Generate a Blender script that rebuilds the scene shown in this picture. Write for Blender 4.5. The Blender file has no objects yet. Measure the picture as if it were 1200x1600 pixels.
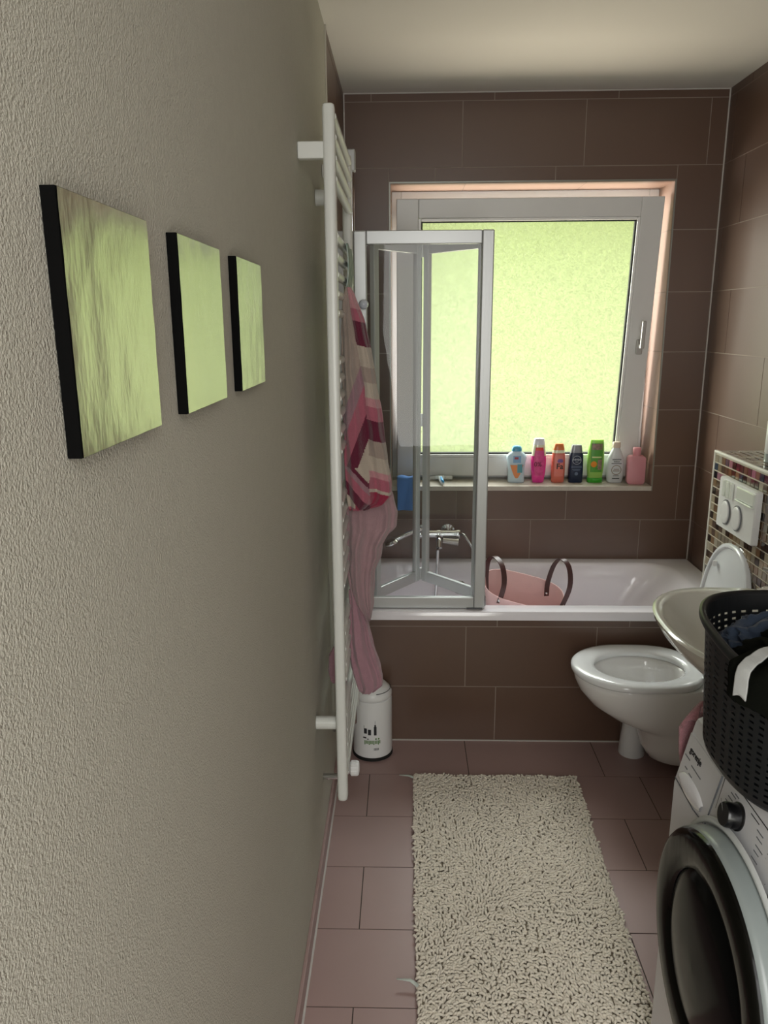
import bpy, bmesh, math, random
import numpy as np
from mathutils import Vector, Matrix, noise
PI = math.pi
sc = bpy.context.scene
COL = sc.collection
random.seed(7)

# ------------------------------------------------------------------ camera
cam_d = bpy.data.cameras.new('camera'); cam = bpy.data.objects.new('camera', cam_d); COL.objects.link(cam)
yaw, pit, rol = -0.02806, 0.24281, -0.00595
cy, sy, cp, sp, cr, sr = math.cos(yaw), math.sin(yaw), math.cos(pit), math.sin(pit), math.cos(rol), math.sin(rol)
fw = Vector((sy*cp, cy*cp, -sp)); r0 = Vector((cy, -sy, 0)); u0 = r0.cross(fw)
rt = r0*cr + u0*sr; up = u0*cr - r0*sr
M = Matrix((rt, up, -fw)).transposed().to_4x4(); M.translation = Vector((0, 0, 1.637))
cam.matrix_world = M
cam_d.sensor_fit = 'VERTICAL'; cam_d.sensor_height = 36; cam_d.lens = 36*1194/1600
cam_d.clip_start = 0.02
sc.camera = cam

# ------------------------------------------------------------------ world, lights, exposure
w = bpy.data.worlds.new('outdoors'); sc.world = w; w.use_nodes = True
nt = w.node_tree; nt.nodes.clear()
tc = nt.nodes.new('ShaderNodeTexCoord'); sep = nt.nodes.new('ShaderNodeSeparateXYZ')
ns = nt.nodes.new('ShaderNodeTexNoise'); ns.inputs['Scale'].default_value = 5.0; ns.inputs['Detail'].default_value = 2
ad = nt.nodes.new('ShaderNodeMath'); ad.operation = 'MULTIPLY_ADD'; ad.inputs[1].default_value = 0.22
rmp = nt.nodes.new('ShaderNodeValToRGB'); bg = nt.nodes.new('ShaderNodeBackground'); wo = nt.nodes.new('ShaderNodeOutputWorld')
L = nt.links.new
L(tc.outputs['Generated'], sep.inputs[0]); L(tc.outputs['Generated'], ns.inputs['Vector'])
L(ns.outputs['Fac'], ad.inputs[0]); L(sep.outputs['Z'], ad.inputs[2])
mr = nt.nodes.new('ShaderNodeMapRange'); mr.inputs['From Min'].default_value = -0.9; mr.inputs['From Max'].default_value = 1.1
L(ad.outputs[0], mr.inputs['Value']); L(mr.outputs[0], rmp.inputs[0])
el = rmp.color_ramp.elements
el[0].position = 0.0; el[0].color = (0.10, 0.13, 0.04, 1)
el[1].position = 1.0; el[1].color = (1.0, 1.0, 1.0, 1)
for p, c in ((0.38, (0.13, 0.137, 0.085, 1)), (0.47, (0.160, 0.168, 0.100, 1)), (0.56, (0.130, 0.150, 0.066, 1)),
             (0.64, (0.103, 0.127, 0.050, 1)), (0.72, (0.50, 0.53, 0.50, 1)), (0.80, (1.0, 1.0, 1.0, 1))):
    e = el.new(p); e.color = c
bg.inputs['Strength'].default_value = 4.6
L(rmp.outputs[0], bg.inputs['Color']); L(bg.outputs[0], wo.inputs[0])

def area(name, loc, target, sx, sz, power, color):
    d = bpy.data.lights.new(name, 'AREA'); d.shape = 'RECTANGLE'; d.size = sx; d.size_y = sz
    d.energy = power; d.color = color
    o = bpy.data.objects.new(name, d); COL.objects.link(o); o.location = loc
    o.rotation_euler = (Vector(target)-Vector(loc)).to_track_quat('-Z', 'Y').to_euler()
    return o
po = area('window_portal', (0.533, 3.95, 1.55), (0.533, 0, 1.55), 1.25, 1.35, 1, (1, 1, 1)); po.data.cycles.is_portal = True
area('high_daylight_fill', (1.0, 5.6, 4.2), (0.45, 3.0, 0.9), 3.2, 2.0, 330, (0.95, 0.96, 1.0))  # added area lamp outside, strengthens the daylight entering the window
area('low_window_fill', (0.5, 4.9, 0.0), (0.5, 3.0, 2.3), 2.6, 1.4, 150, (1.0, 0.86, 0.74))  # added warm fill aimed up through the window at niche and ceiling
area('rear_fill', (0.22, -0.72, 1.55), (0.75, 2.5, 1.05), 0.8, 1.9, 30, (1.0, 0.985, 0.97))  # added fill lamp behind the camera, brightens the whole room
area('right_wall_fill', (-1.5, 5.2, 1.9), (1.32, 2.7, 1.5), 1.6, 1.6, 210, (0.98, 0.97, 0.92))  # added fill through the window to lift the right wall
vs = sc.view_settings; vs.view_transform = 'Standard'; vs.look = 'None'; vs.gamma = 1; vs.use_curve_mapping = False
vs.exposure = 0.0

# ------------------------------------------------------------------ materials
def srgb(h):
    h = h.lstrip('#'); v = [int(h[i:i+2], 16)/255 for i in (0, 2, 4)]
    return tuple(c/12.92 if c <= .04045 else ((c+.055)/1.055)**2.4 for c in v)
MATS = {}
def mat(name, col, rough=.5, metal=0, var=0, vscale=8, bump=0, bscale=60, detail=3, col2=None, coat=0, spec=.5, trans=0, sheen=0, bdist=.002, stretch=None):
    if name in MATS: return MATS[name]
    m = bpy.data.materials.new(name); m.use_nodes = True; n = m.node_tree; b = n.nodes['Principled BSDF']
    if isinstance(col, str): col = srgb(col)
    if isinstance(col2, str): col2 = srgb(col2)
    b.inputs['Roughness'].default_value = rough; b.inputs['Metallic'].default_value = metal
    b.inputs['Specular IOR Level'].default_value = spec; b.inputs['Coat Weight'].default_value = coat
    b.inputs['Coat Roughness'].default_value = .05
    b.inputs['Transmission Weight'].default_value = trans; b.inputs['Sheen Weight'].default_value = sheen
    t = n.nodes.new('ShaderNodeTexCoord'); vec = t.outputs['Object']
    if stretch:
        mp = n.nodes.new('ShaderNodeMapping'); mp.inputs['Scale'].default_value = stretch
        n.links.new(vec, mp.inputs[0]); vec = mp.outputs[0]
    nz = n.nodes.new('ShaderNodeTexNoise'); nz.inputs['Scale'].default_value = vscale; nz.inputs['Detail'].default_value = detail
    n.links.new(vec, nz.inputs['Vector'])
    mx = n.nodes.new('ShaderNodeMix'); mx.data_type = 'RGBA'
    c2 = col2 if col2 else tuple(c*(1-var) for c in col)
    mx.inputs[6].default_value = (*col, 1); mx.inputs[7].default_value = (*c2, 1)
    n.links.new(nz.outputs['Fac'], mx.inputs[0]); n.links.new(mx.outputs[2], b.inputs['Base Color'])
    if bump:
        n2 = n.nodes.new('ShaderNodeTexNoise'); n2.inputs['Scale'].default_value = bscale; n2.inputs['Detail'].default_value = 2
        n.links.new(vec, n2.inputs['Vector'])
        bp = n.nodes.new('ShaderNodeBump'); bp.inputs['Strength'].default_value = bump; bp.inputs['Distance'].default_value = bdist
        n.links.new(n2.outputs['Fac'], bp.inputs['Height']); n.links.new(bp.outputs[0], b.inputs['Normal'])
    MATS[name] = m; return m

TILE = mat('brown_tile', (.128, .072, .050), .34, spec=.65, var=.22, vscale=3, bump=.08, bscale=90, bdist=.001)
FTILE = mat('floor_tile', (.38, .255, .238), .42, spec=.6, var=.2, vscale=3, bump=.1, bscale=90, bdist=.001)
REVEAL_LIT = mat('reveal_tile_lit', (.36, .235, .18), .4, var=.15, vscale=3)  # same brown tile, lightened so the colour carries the outdoor light on the reveals
GROUT = mat('grout', '#9b8e84', .9, var=.15)
FGROUT = mat('floor_grout', '#4a3f39', .9, var=.15)
PLASTER = mat('rough_plaster', '#bcb9ac', .82, var=.1, vscale=60, bump=.7, bscale=400, bdist=.003)
CEIL = mat('ceiling_paint', '#d6d2cc', .9, var=.04, vscale=2)
PVC = mat('white_pvc', '#dcdcdc', .35, var=.03)
ENAMEL = mat('white_enamel', '#ece8ee', .12, var=.01, coat=.4)
CERAMIC = mat('white_ceramic', '#e6e5e4', .08, var=.01, coat=.5)
RAD = mat('radiator_white', '#d9dbd6', .3, var=.02)
ALU = mat('satin_aluminium', '#b9bbbb', .35, metal=.45, var=.04)
CHROME = mat('chrome', '#d8dadc', .08, metal=1, var=.02)
METALTRIM = mat('trim_metal', '#8f8f88', .35, metal=.8, var=.05)
WHITE = mat('white_plastic', '#e4e4e4', .3, var=.02)
GREYW = mat('appliance_white', '#d5d5d8', .3, var=.02)
BLACK = mat('black_plastic', '#0d0d0f', .25, var=.1)
RUBBER = mat('black_rubber', '#101010', .7, var=.1)
MARBLE = mat('sill_stone', '#c9c1b6', .3, vscale=25, detail=6, col2='#a39a8e')
SILICONE = mat('silicone', '#bdb9b4', .5)
INK = mat('dark_print', '#26262a', .6)
GINK = mat('grey_print', '#6d7076', .6)

def glass_mat(name, tint=(1, 1, 1), refl=1.0):
    m = bpy.data.materials.new(name); m.use_nodes = True; n = m.node_tree; n.nodes.clear()
    o = n.nodes.new('ShaderNodeOutputMaterial'); t = n.nodes.new('ShaderNodeBsdfTransparent'); g = n.nodes.new('ShaderNodeBsdfGlossy')
    fr = n.nodes.new('ShaderNodeFresnel'); fr.inputs[0].default_value = 1.45; mx = n.nodes.new('ShaderNodeMixShader')
    mm = n.nodes.new('ShaderNodeMath'); mm.operation = 'MULTIPLY'; mm.inputs[1].default_value = refl
    t.inputs[0].default_value = (*tint, 1); g.inputs['Roughness'].default_value = .02
    n.links.new(fr.outputs[0], mm.inputs[0]); n.links.new(mm.outputs[0], mx.inputs[0])
    n.links.new(t.outputs[0], mx.inputs[1]); n.links.new(g.outputs[0], mx.inputs[2]); n.links.new(mx.outputs[0], o.inputs[0])
    return m
GLASS = glass_mat('clear_glass', (.95, .965, .965), .7)
def frosted():
    m = bpy.data.materials.new('rippled_frosted_glass'); m.use_nodes = True; n = m.node_tree; n.nodes.clear()
    o = n.nodes.new('ShaderNodeOutputMaterial'); t = n.nodes.new('ShaderNodeBsdfTransparent'); tr = n.nodes.new('ShaderNodeBsdfTranslucent')
    g = n.nodes.new('ShaderNodeBsdfGlossy'); g.inputs['Roughness'].default_value = .25
    tcn = n.nodes.new('ShaderNodeTexCoord')
    nz = n.nodes.new('ShaderNodeTexNoise'); nz.inputs['Scale'].default_value = 75; nz.inputs['Detail'].default_value = 2; nz.inputs['Distortion'].default_value = 1.2
    n.links.new(tcn.outputs['Object'], nz.inputs['Vector'])
    mr = n.nodes.new('ShaderNodeMapRange'); mr.inputs['From Min'].default_value = .3; mr.inputs['From Max'].default_value = .7
    mr.inputs['To Min'].default_value = .12; mr.inputs['To Max'].default_value = .42
    n.links.new(nz.outputs['Fac'], mr.inputs[0])
    tr.inputs[0].default_value = (.29, .37, .16, 1); t.inputs[0].default_value = (.95, .98, .93, 1)
    bp = n.nodes.new('ShaderNodeBump'); bp.inputs['Strength'].default_value = .6; bp.inputs['Distance'].default_value = .003
    n.links.new(nz.outputs['Fac'], bp.inputs['Height']); n.links.new(bp.outputs[0], tr.inputs['Normal']); n.links.new(bp.outputs[0], g.inputs['Normal'])
    m1 = n.nodes.new('ShaderNodeMixShader'); n.links.new(mr.outputs[0], m1.inputs[0]); n.links.new(t.outputs[0], m1.inputs[1]); n.links.new(tr.outputs[0], m1.inputs[2])
    m2 = n.nodes.new('ShaderNodeMixShader'); m2.inputs[0].default_value = .05; n.links.new(m1.outputs[0], m2.inputs[1]); n.links.new(g.outputs[0], m2.inputs[2])
    n.links.new(m2.outputs[0], o.inputs[0]); return m
FROST = frosted()

# ------------------------------------------------------------------ helpers
def obj(name, geo, mats, parent=None, smooth=False, sharp=None):
    """geo = bmesh or (verts, faces); everything in world coordinates"""
    me = bpy.data.meshes.new(name)
    if isinstance(geo, tuple): me.from_pydata([tuple(v) for v in geo[0]], [], [tuple(f) for f in geo[1]])
    else:
        geo.normal_update(); geo.to_mesh(me); geo.free()
    if not isinstance(mats, (list, tuple)): mats = [mats]
    for m in mats: me.materials.append(m)
    o = bpy.data.objects.new(name, me); COL.objects.link(o)
    if parent is not None:
        p = parent; off = Vector()
        while p is not None: off += p.location; p = p.parent
        me.transform(Matrix.Translation(-off)); o.parent = parent
    if smooth:
        me.shade_smooth()
        if sharp: me.set_sharp_from_angle(angle=math.radians(sharp))
    me.update(); return o
def tag(o, label=None, cat=None, group=None, kind=None):
    if label: o['label'] = label
    if cat: o['category'] = cat
    if group: o['group'] = group
    if kind: o['kind'] = kind
    return o
def thing(name, label, cat, loc, group=None):
    o = bpy.data.objects.new(name, None); COL.objects.link(o); o.location = loc; o.empty_display_size = .05
    return tag(o, label, cat, group)
def struct(name, loc=None, geo=None, mats=None, **k):
    if geo is None:
        o = bpy.data.objects.new(name, None); COL.objects.link(o); o.location = loc or (0, 0, 0); o.empty_display_size = .05
    else: o = obj(name, geo, mats, **k)
    o['kind'] = 'structure'; return o
def bx(bm, lo, hi, bev=0, mi=0, seg=2):
    lo = Vector(lo); hi = Vector(hi); c = (lo+hi)/2; d = hi-lo
    r = bmesh.ops.create_cube(bm, size=1, matrix=Matrix.Translation(c) @ Matrix.Diagonal((d.x, d.y, d.z, 1)))
    fs = set(f for v in r['verts'] for f in v.link_faces)
    for f in fs: f.material_index = mi
    if bev:
        es = list(set(e for v in r['verts'] for e in v.link_edges))
        bmesh.ops.bevel(bm, geom=es, offset=bev, segments=seg, profile=.5, affect='EDGES')
    return bm
def box(lo, hi, bev=0): return bx(bmesh.new(), lo, hi, bev)
def loft(bm, rings, cap=True, mi=0, closed=True, capstart=None, capend=None):
    vs_ = [[bm.verts.new(p) for p in r] for r in rings]; n = len(rings[0])
    for a, b in zip(vs_, vs_[1:]):
        for i in range(n if closed else n-1):
            f = bm.faces.new((a[i], a[(i+1) % n], b[(i+1) % n], b[i])); f.material_index = mi
    cs = cap if capstart is None else capstart; ce = cap if capend is None else capend
    if cs: bm.faces.new(list(reversed(vs_[0]))).material_index = mi
    if ce: bm.faces.new(vs_[-1]).material_index = mi
    return bm
def tube(bm, path, r, n=12, cap=True, mi=0):
    path = [Vector(p) for p in path]; rings = []; N = len(path)
    t = (path[1]-path[0]).normalized(); a = Vector((0, 0, 1)) if abs(t.z) < .9 else Vector((1, 0, 0)); nrm = t.cross(a).normalized()
    for i, p in enumerate(path):
        t = ((path[min(i+1, N-1)]-path[max(i-1, 0)])).normalized(); nrm = (nrm-t*nrm.dot(t)).normalized(); bn = t.cross(nrm)
        rr = r[i] if isinstance(r, (list, tuple)) else r
        rings.append([p+(nrm*math.cos(2*PI*k/n)+bn*math.sin(2*PI*k/n))*rr for k in range(n)])
    return loft(bm, rings, cap, mi)
def lathe(bm, prof, c, axis=(0, 0, 1), n=32, mi=0, cap=True):
    """prof = [(radius, along)]"""
    q = Vector((0, 0, 1)).rotation_difference(Vector(axis)); c = Vector(c)
    rings = [[c+q @ Vector((max(r, 1e-5)*math.cos(2*PI*k/n), max(r, 1e-5)*math.sin(2*PI*k/n), z)) for k in range(n)] for r, z in prof]
    return loft(bm, rings, cap, mi)
def sring(cx, cy, z, a, b, e=2.0, n=40, ang=0):
    """superellipse ring in the XY plane"""
    out = []
    for k in range(n):
        t = 2*PI*k/n; c, s = math.cos(t), math.sin(t)
        x = a*math.copysign(abs(c)**(2/e), c); y = b*math.copysign(abs(s)**(2/e), s)
        out.append(Vector((cx+x*math.cos(ang)-y*math.sin(ang), cy+x*math.sin(ang)+y*math.cos(ang), z)))
    return out
def rrect(x0, x1, y0, y1, z, r, n=6):
    out = []
    for cx, cy_, a0 in ((x1-r, y0+r, -PI/2), (x1-r, y1-r, 0), (x0+r, y1-r, PI/2), (x0+r, y0+r, PI)):
        for k in range(n+1):
            a = a0+PI/2*k/n; out.append(Vector((cx+r*math.cos(a), cy_+r*math.sin(a), z)))
    return out
def spline(pts, n=40):
    pts = [Vector(p) for p in pts]; P = [2*pts[0]-pts[1]]+pts+[2*pts[-1]-pts[-2]]; out = []; m = len(pts)-1
    for i in range(n+1):
        u = i/n*m; k = min(int(u), m-1); t = u-k; a, b, c, d = P[k:k+4]
        out.append(.5*((2*b)+(c-a)*t+(2*a-5*b+4*c-d)*t*t+(3*b-a-3*c+d)*t**3))
    return out
def interp(rows, z):
    """rows sorted by first column descending"""
    for a, b in zip(rows, rows[1:]):
        if z >= b[0]:
            t = (a[0]-z)/(a[0]-b[0]) if a[0] != b[0] else 0
            t = max(0, min(1, t)); return [x+(y-x)*t for x, y in zip(a, b)]
    return list(rows[-1])
def text(name, s, size, origin, right, upv, m, parent, extr=.0004, align='LEFT', bold=0):
    c = bpy.data.curves.new(name, 'FONT'); c.body = s; c.size = size; c.extrude = extr; c.align_x = align; c.resolution_u = 3; c.offset = bold
    t = bpy.data.objects.new(name, c); COL.objects.link(t); bpy.context.view_layer.update()
    me = bpy.data.meshes.new_from_object(t.evaluated_get(bpy.context.evaluated_depsgraph_get()))
    bpy.data.objects.remove(t)
    R_ = Vector(right).normalized(); U_ = Vector(upv).normalized(); N_ = R_.cross(U_)
    X = Matrix((R_, U_, N_)).transposed().to_4x4(); X.translation = Vector(origin); me.transform(X)
    off = Vector(); p = parent
    while p is not None: off += p.location; p = p.parent
    me.transform(Matrix.Translation(-off)); me.materials.clear(); me.materials.append(m)
    o = bpy.data.objects.new(name, me); COL.objects.link(o); o.parent = parent; return o

XL, XR, YB, ZC, YT = -.256, 1.323, 3.46, 2.553, 2.78
G = .0016
# ------------------------------------------------------------------ tiled surfaces
def tiles(bm, rows, x0, x1, z0, z1, fmap, hole=None, d=.0015, mi=1):
    """rows: [(za, zb, [joints])]; fmap(x, z, depth) -> world point"""
    def cell(a, b, c, e):
        a, b, c, e = max(a, x0), min(b, x1), max(c, z0), min(e, z1)
        if b-a < .003 or e-c < .003: return
        P = [fmap(x, z, dd) for dd in (0, d) for x, z in ((a, c), (b, c), (b, e), (a, e))]
        v = [bm.verts.new(p) for p in P]
        for q in ((4, 5, 6, 7), (0, 1, 5, 4), (1, 2, 6, 5), (2, 3, 7, 6), (3, 0, 4, 7)):
            bm.faces.new([v[i] for i in q]).material_index = mi
    for za, zb, js in rows:
        e = [x0-1]+sorted(js)+[x1+1]
        for a, b in zip(e, e[1:]):
            a_, b_, c_, e_ = a+G, b-G, za+G, zb-G
            if hole:
                hx0, hx1, hz0, hz1 = hole
                if a_ < hx1 and b_ > hx0 and c_ < hz1 and e_ > hz0:
                    if a_ < hx0: cell(a_, hx0, c_, e_)
                    if b_ > hx1: cell(hx1, b_, c_, e_)
                    m0, m1 = max(a_, hx0), min(b_, hx1)
                    if e_ > hz1: cell(m0, m1, hz1, e_)
                    if c_ < hz0: cell(m0, m1, c_, hz0)
                    continue
            cell(a_, b_, c_, e_)
    bmesh.ops.recalc_face_normals(bm, faces=bm.faces)
RZ = [-.017+.2537*i for i in range(12)]
NX0, NX1, NZ0, NZ1 = -.062, 1.128, .905, 2.206     # window niche
# far wall with the window opening
bm = bmesh.new()
for lo, hi in (((XL-.1, YB, 0), (NX0, YB+.36, ZC)), ((NX1, YB, 0), (XR+.1, YB+.36, ZC)),
               ((NX0, YB, 0), (NX1, YB+.36, NZ0-.022)), ((NX0, YB, NZ1), (NX1, YB+.36, ZC))):
    bx(bm, lo, hi)
A = [.238+.506*k for k in range(-1, 3)]; Bj = [.08, .585, 1.09]
rows = [(RZ[i], RZ[i+1], A if i % 2 else Bj) for i in range(10)]
rows[3] = (RZ[3], RZ[4], A); rows[2] = (RZ[2], RZ[3], Bj)
for i in (4, 5, 6, 7): rows[i] = (RZ[i], RZ[i+1], [])
rows[8] = (RZ[8], RZ[9], [-.07, .126, .629, 1.133])
rows[9] = (RZ[9], RZ[10], A)
rows.append((RZ[10], RZ[10]+.25, [-.14, .367, .872]))
tiles(bm, rows, XL, XR, .5, ZC, lambda x, z, d: (x, YB-d, z), hole=(NX0, NX1, NZ0-.024, NZ1))
# reveal tiles: right side, left side, top
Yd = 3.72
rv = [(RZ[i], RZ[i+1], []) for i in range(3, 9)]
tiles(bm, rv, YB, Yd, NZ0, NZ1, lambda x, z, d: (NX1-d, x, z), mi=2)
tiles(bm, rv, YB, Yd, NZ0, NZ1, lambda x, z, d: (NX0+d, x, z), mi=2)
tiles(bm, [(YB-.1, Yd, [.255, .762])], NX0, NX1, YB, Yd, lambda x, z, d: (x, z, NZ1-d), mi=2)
struct('wall_back', geo=bm, mats=[GROUT, TILE, REVEAL_LIT])
# right wall
bm = box((XR, -.9, 0), (XR+.1, YB, ZC))
Rj = [3.41, 3.25, 3.41, 3.25, 3.41, 3.25, 3.41, 3.25, 3.36, 3.22, 3.36]
Rj = [3.41, 3.255, 3.41, 3.41, 3.255, 3.405, 3.26, 3.40, 3.245, 3.385, 3.25]
rows = [(RZ[i], (RZ+[2.8])[i+1], [Rj[i]-.506*k for k in range(9)]) for i in range(11)]
tiles(bm, rows, -.9, YB, .0, ZC, lambda x, z, d: (XR-d, x, z))
struct('wall_right', geo=bm, mats=[GROUT, TILE])
# left wall: plaster in front, tiles round the tub
bm = box((XL-.1, -.9, 0), (XL, 2.711, ZC)); struct('wall_left', geo=bm, mats=[PLASTER])
bm = box((XL-.1, 2.711, 0), (XL, YB, ZC))
rows = [(RZ[i], (RZ+[2.8])[i+1], [3.1 if i % 2 else 2.9]) for i in range(11)]
tiles(bm, rows, 2.716, YB, 0, ZC, lambda x, z, d: (XL+d, x, z))
struct('trim_1', geo=bm, mats=[GROUT, TILE])
struct('trim_2', geo=box((XL, 2.706, .55), (XL+.005, 2.714, ZC), .001), mats=mat('cream_trim', '#b9b4a6', .5))
# floor
bm = box((XL-.1, -.9, -.1), (XR+.1, YT+.1, -.0015))
FY = [2.784-.2505*k for k in range(15)]
fj = [[.24, .743], [-.13, .37, .869], [.24, .744], [-.126, .376, .88], [.12, .62, 1.12], [-.126, .376, .88], [.24, .744], [-.126, .376, .88]]
rows = [(FY[i+1], FY[i], fj[i % 8]) for i in range(14)]
tiles(bm, rows, XL, XR, -.9, YT+.004, lambda x, z, d: (x, z, -.0015+d))
struct('floor', geo=bm, mats=[FGROUT, FTILE])
# skirting tile and silicone line on the left
struct('baseboard_left', geo=box((XL, -.88, 0), (XL+.009, 2.70, .062), .0015), mats=[FTILE])
struct('trim_3', geo=box((XL+.009, -.88, 0), (XL+.014, 2.77, .003)), mats=[SILICONE])
struct('trim_4', geo=box((XL+.014, YT-.006, 0), (XR, YT-.0015, .004)), mats=[SILICONE])
struct('ceiling', geo=box((XL-.1, -.9, ZC), (XR+.1, YB+.1, ZC+.1)), mats=[CEIL])
# caulk lines in the two corners and under the ceiling
struct('trim_5', geo=box((XR-.006, YB-.006, .555), (XR-.0015, YB-.0015, ZC)), mats=[SILICONE])
struct('trim_6', geo=box((XL+.0015, YB-.006, .555), (XL+.006, YB-.0015, ZC)), mats=[SILICONE])
struct('trim_7', geo=box((XL+.006, YB-.005, ZC-.004), (XR-.006, YB-.0015, ZC)), mats=[SILICONE])
# wall behind the viewer, its doorway placed to suit the added fill lamp
bm = bmesh.new()
for lo, hi in (((XL, -1.0, 0), (-.2, -.9, ZC)), ((.7, -1.0, 0), (XR, -.9, ZC)), ((-.2, -1.0, 2.1), (.7, -.9, ZC))): bx(bm, lo, hi)
struct('wall_front', geo=bm, mats=[PLASTER])
bm = bmesh.new()
for lo, hi in (((-.23, -.9, 0), (-.17, -.885, 2.13)), ((.67, -.9, 0), (.73, -.885, 2.13)), ((-.17, -.9, 2.07), (.67, -.885, 2.13))): bx(bm, lo, hi, .003)
struct('door_1', geo=bm, mats=[PVC])
# metal edge profile round the niche
bm = bmesh.new(); tr = .006
bx(bm, (NX0-tr, YB-.004, NZ1), (NX1+tr, YB+.006, NZ1+tr)); bx(bm, (NX1, YB-.004, NZ0-.024), (NX1+tr, YB+.006, NZ1)); bx(bm, (NX0-tr, YB-.004, NZ0-.024), (NX0, YB+.006, NZ1))
struct('trim_8', geo=bm, mats=[METALTRIM])

# ------------------------------------------------------------------ window
win = struct('window_1', loc=(.533, 3.66, NZ0))
bm = bmesh.new(); f0, f1 = 3.655, 3.72; fwid = .045
for lo, hi in (((NX0+.002, f0, NZ0), (NX0+fwid, f1, NZ1-.002)), ((NX1-fwid, f0, NZ0), (NX1-.002, f1, NZ1-.002)),
               ((NX0+fwid, f0, NZ1-fwid), (NX1-fwid, f1, NZ1-.002)), ((NX0+fwid, f0, NZ0), (NX1-fwid, f1, NZ0+.03))): bx(bm, lo, hi, .003)
obj('window_frame', bm, PVC, win)
obj('window_sill', box((NX0+.001, YB-.012, NZ0-.022), (NX1-.001, 3.66, NZ0), .002), MARBLE, win)
# sash tilted into the room about its bottom edge
def tilt(bm):
    bmesh.ops.rotate(bm, verts=bm.verts, cent=Vector((0, 3.62, .925)), matrix=Matrix.Rotation(math.radians(6.6), 3, 'X')); return bm
sx0, sx1, sz0, sz1 = -.037, 1.092, .925, 2.156; fw_ = .094; ft_ = .079
bm = bmesh.new()
for lo, hi in (((sx0, 3.60, sz0), (sx0+fw_, 3.665, sz1)), ((sx1-fw_, 3.60, sz0), (sx1, 3.665, sz1)),
               ((sx0+fw_, 3.60, sz1-ft_), (sx1-fw_, 3.665, sz1)), ((sx0+fw_, 3.60, sz0), (sx1-fw_, 3.665, sz0+fw_))): bx(bm, lo, hi, .004)
sash = obj('sash', tilt(bm), PVC, win)
bm = bmesh.new(); a0, a1, b0, b1 = sx0+fw_, sx1-fw_, sz0+fw_, sz1-ft_; q = .012
for lo, hi in (((a0, 3.602, b0), (a0+q, 3.64, b1)), ((a1-q, 3.602, b0), (a1, 3.64, b1)), ((a0+q, 3.602, b1-q), (a1-q, 3.64, b1)), ((a0+q, 3.602, b0), (a1-q, 3.64, b0+q))): bx(bm, lo, hi, .003)
obj('glazing_bead', tilt(bm), mat('bead_white', '#eeeeee', .25), sash)
bm = bmesh.new(); a0 += q; a1 -= q; b0 += q; b1 -= q; q = .006
for lo, hi in (((a0, 3.612, b0), (a0+q, 3.632, b1)), ((a1-q, 3.612, b0), (a1, 3.632, b1)), ((a0+q, 3.612, b1-q), (a1-q, 3.632, b1)), ((a0+q, 3.612, b0), (a1-q, 3.632, b0+q))): bx(bm, lo, hi)
obj('gasket', tilt(bm), RUBBER, sash)
bm = bmesh.new(); bm.faces.new([bm.verts.new(p) for p in ((a0, 3.625, b0), (a1, 3.625, b0), (a1, 3.625, b1), (a0, 3.625, b1))])
obj('pane', tilt(bm), FROST, sash)
bm = bmesh.new(); hx = sx1-.045
bx(bm, (hx-.014, 3.586, 1.50), (hx+.014, 3.6, 1.565), .004); bx(bm, (hx-.008, 3.56, 1.53), (hx+.008, 3.588, 1.546), .003); bx(bm, (hx-.009, 3.548, 1.53), (hx+.009, 3.562, 1.65), .004)
h_ = obj('handle', tilt(bm), mat('handle_silver', '#b8b6b4', .3, metal=.5), sash); h_['label'] = 'silver window handle'
# side stays of the tilt fitting
bm = bmesh.new(); bx(bm, (sx0+.001, 3.54, 2.1), (sx0+.012, 3.7, 2.125), .002)
obj('tilt_stay', bm, METALTRIM, win)

# ------------------------------------------------------------------ tub front panel, bathtub
bm = box((XL, YT, 0), (XR, YT+.05, .52))
rows = [(RZ[0], RZ[1], [-.14, .36, .862]), (RZ[1], RZ[2], [.238, .744]), (RZ[2], RZ[3], [-.138, .358, .867])]
tiles(bm, rows, XL, XR, .002, .52, lambda x, z, d: (x, YT-d, z))
struct('trim_9', geo=bm, mats=[GROUT, TILE])
tub = thing('bathtub', 'white enamel bathtub built into the brown tiles below the window', 'bathtub', (.533, 3.12, 0))
bm = bmesh.new(); x0, x1, y0, y1 = XL+.002, XR-.002, YT-.012, YB-.002
rings = [rrect(x0, x1, y0, y1, .521, .006), rrect(x0, x1, y0, y1, .549, .006), rrect(x0+.004, x1-.004, y0+.004, y1-.002, .555, .006)]
def ir(a, b, c, d, z, r): return rrect(a, b, c, d, z, r)
ix0, ix1, iy0, iy1 = XL+.085, XR-.10, YT+.062, YB-.055
for z, e, rr, ex in ((.555, 0, .13, 0), (.551, .006, .128, .006), (.54, .014, .12, .02), (.45, .028, .12, .07), (.30, .045, .11, .14), (.20, .065, .10, .20), (.155, .10, .09, .25), (.145, .15, .06, .30)):
    rings.append(rrect(ix0+e, ix1-e-ex, iy0+e, iy1-e, z, rr))
loft(bm, rings, capstart=False, capend=True)
bmesh.ops.recalc_face_normals(bm, faces=bm.faces)
obj('basin', bm, ENAMEL, tub, smooth=True, sharp=40)
bm = bmesh.new(); lathe(bm, [(0, .006), (.026, .006), (.032, .002), (.033, -.012)], (.255, iy1-.030, .44), axis=(0, -1, .15)); obj('overflow_cap', bm, CHROME, tub, smooth=True, sharp=40)['label'] = 'chrome overflow cap'
bm = bmesh.new(); lathe(bm, [(0, .006), (.03, .005), (.034, 0)], (.255, 3.12, .145)); obj('drain_plug', bm, CHROME, tub, smooth=True, sharp=40)['label'] = 'chrome drain plug'

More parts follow.
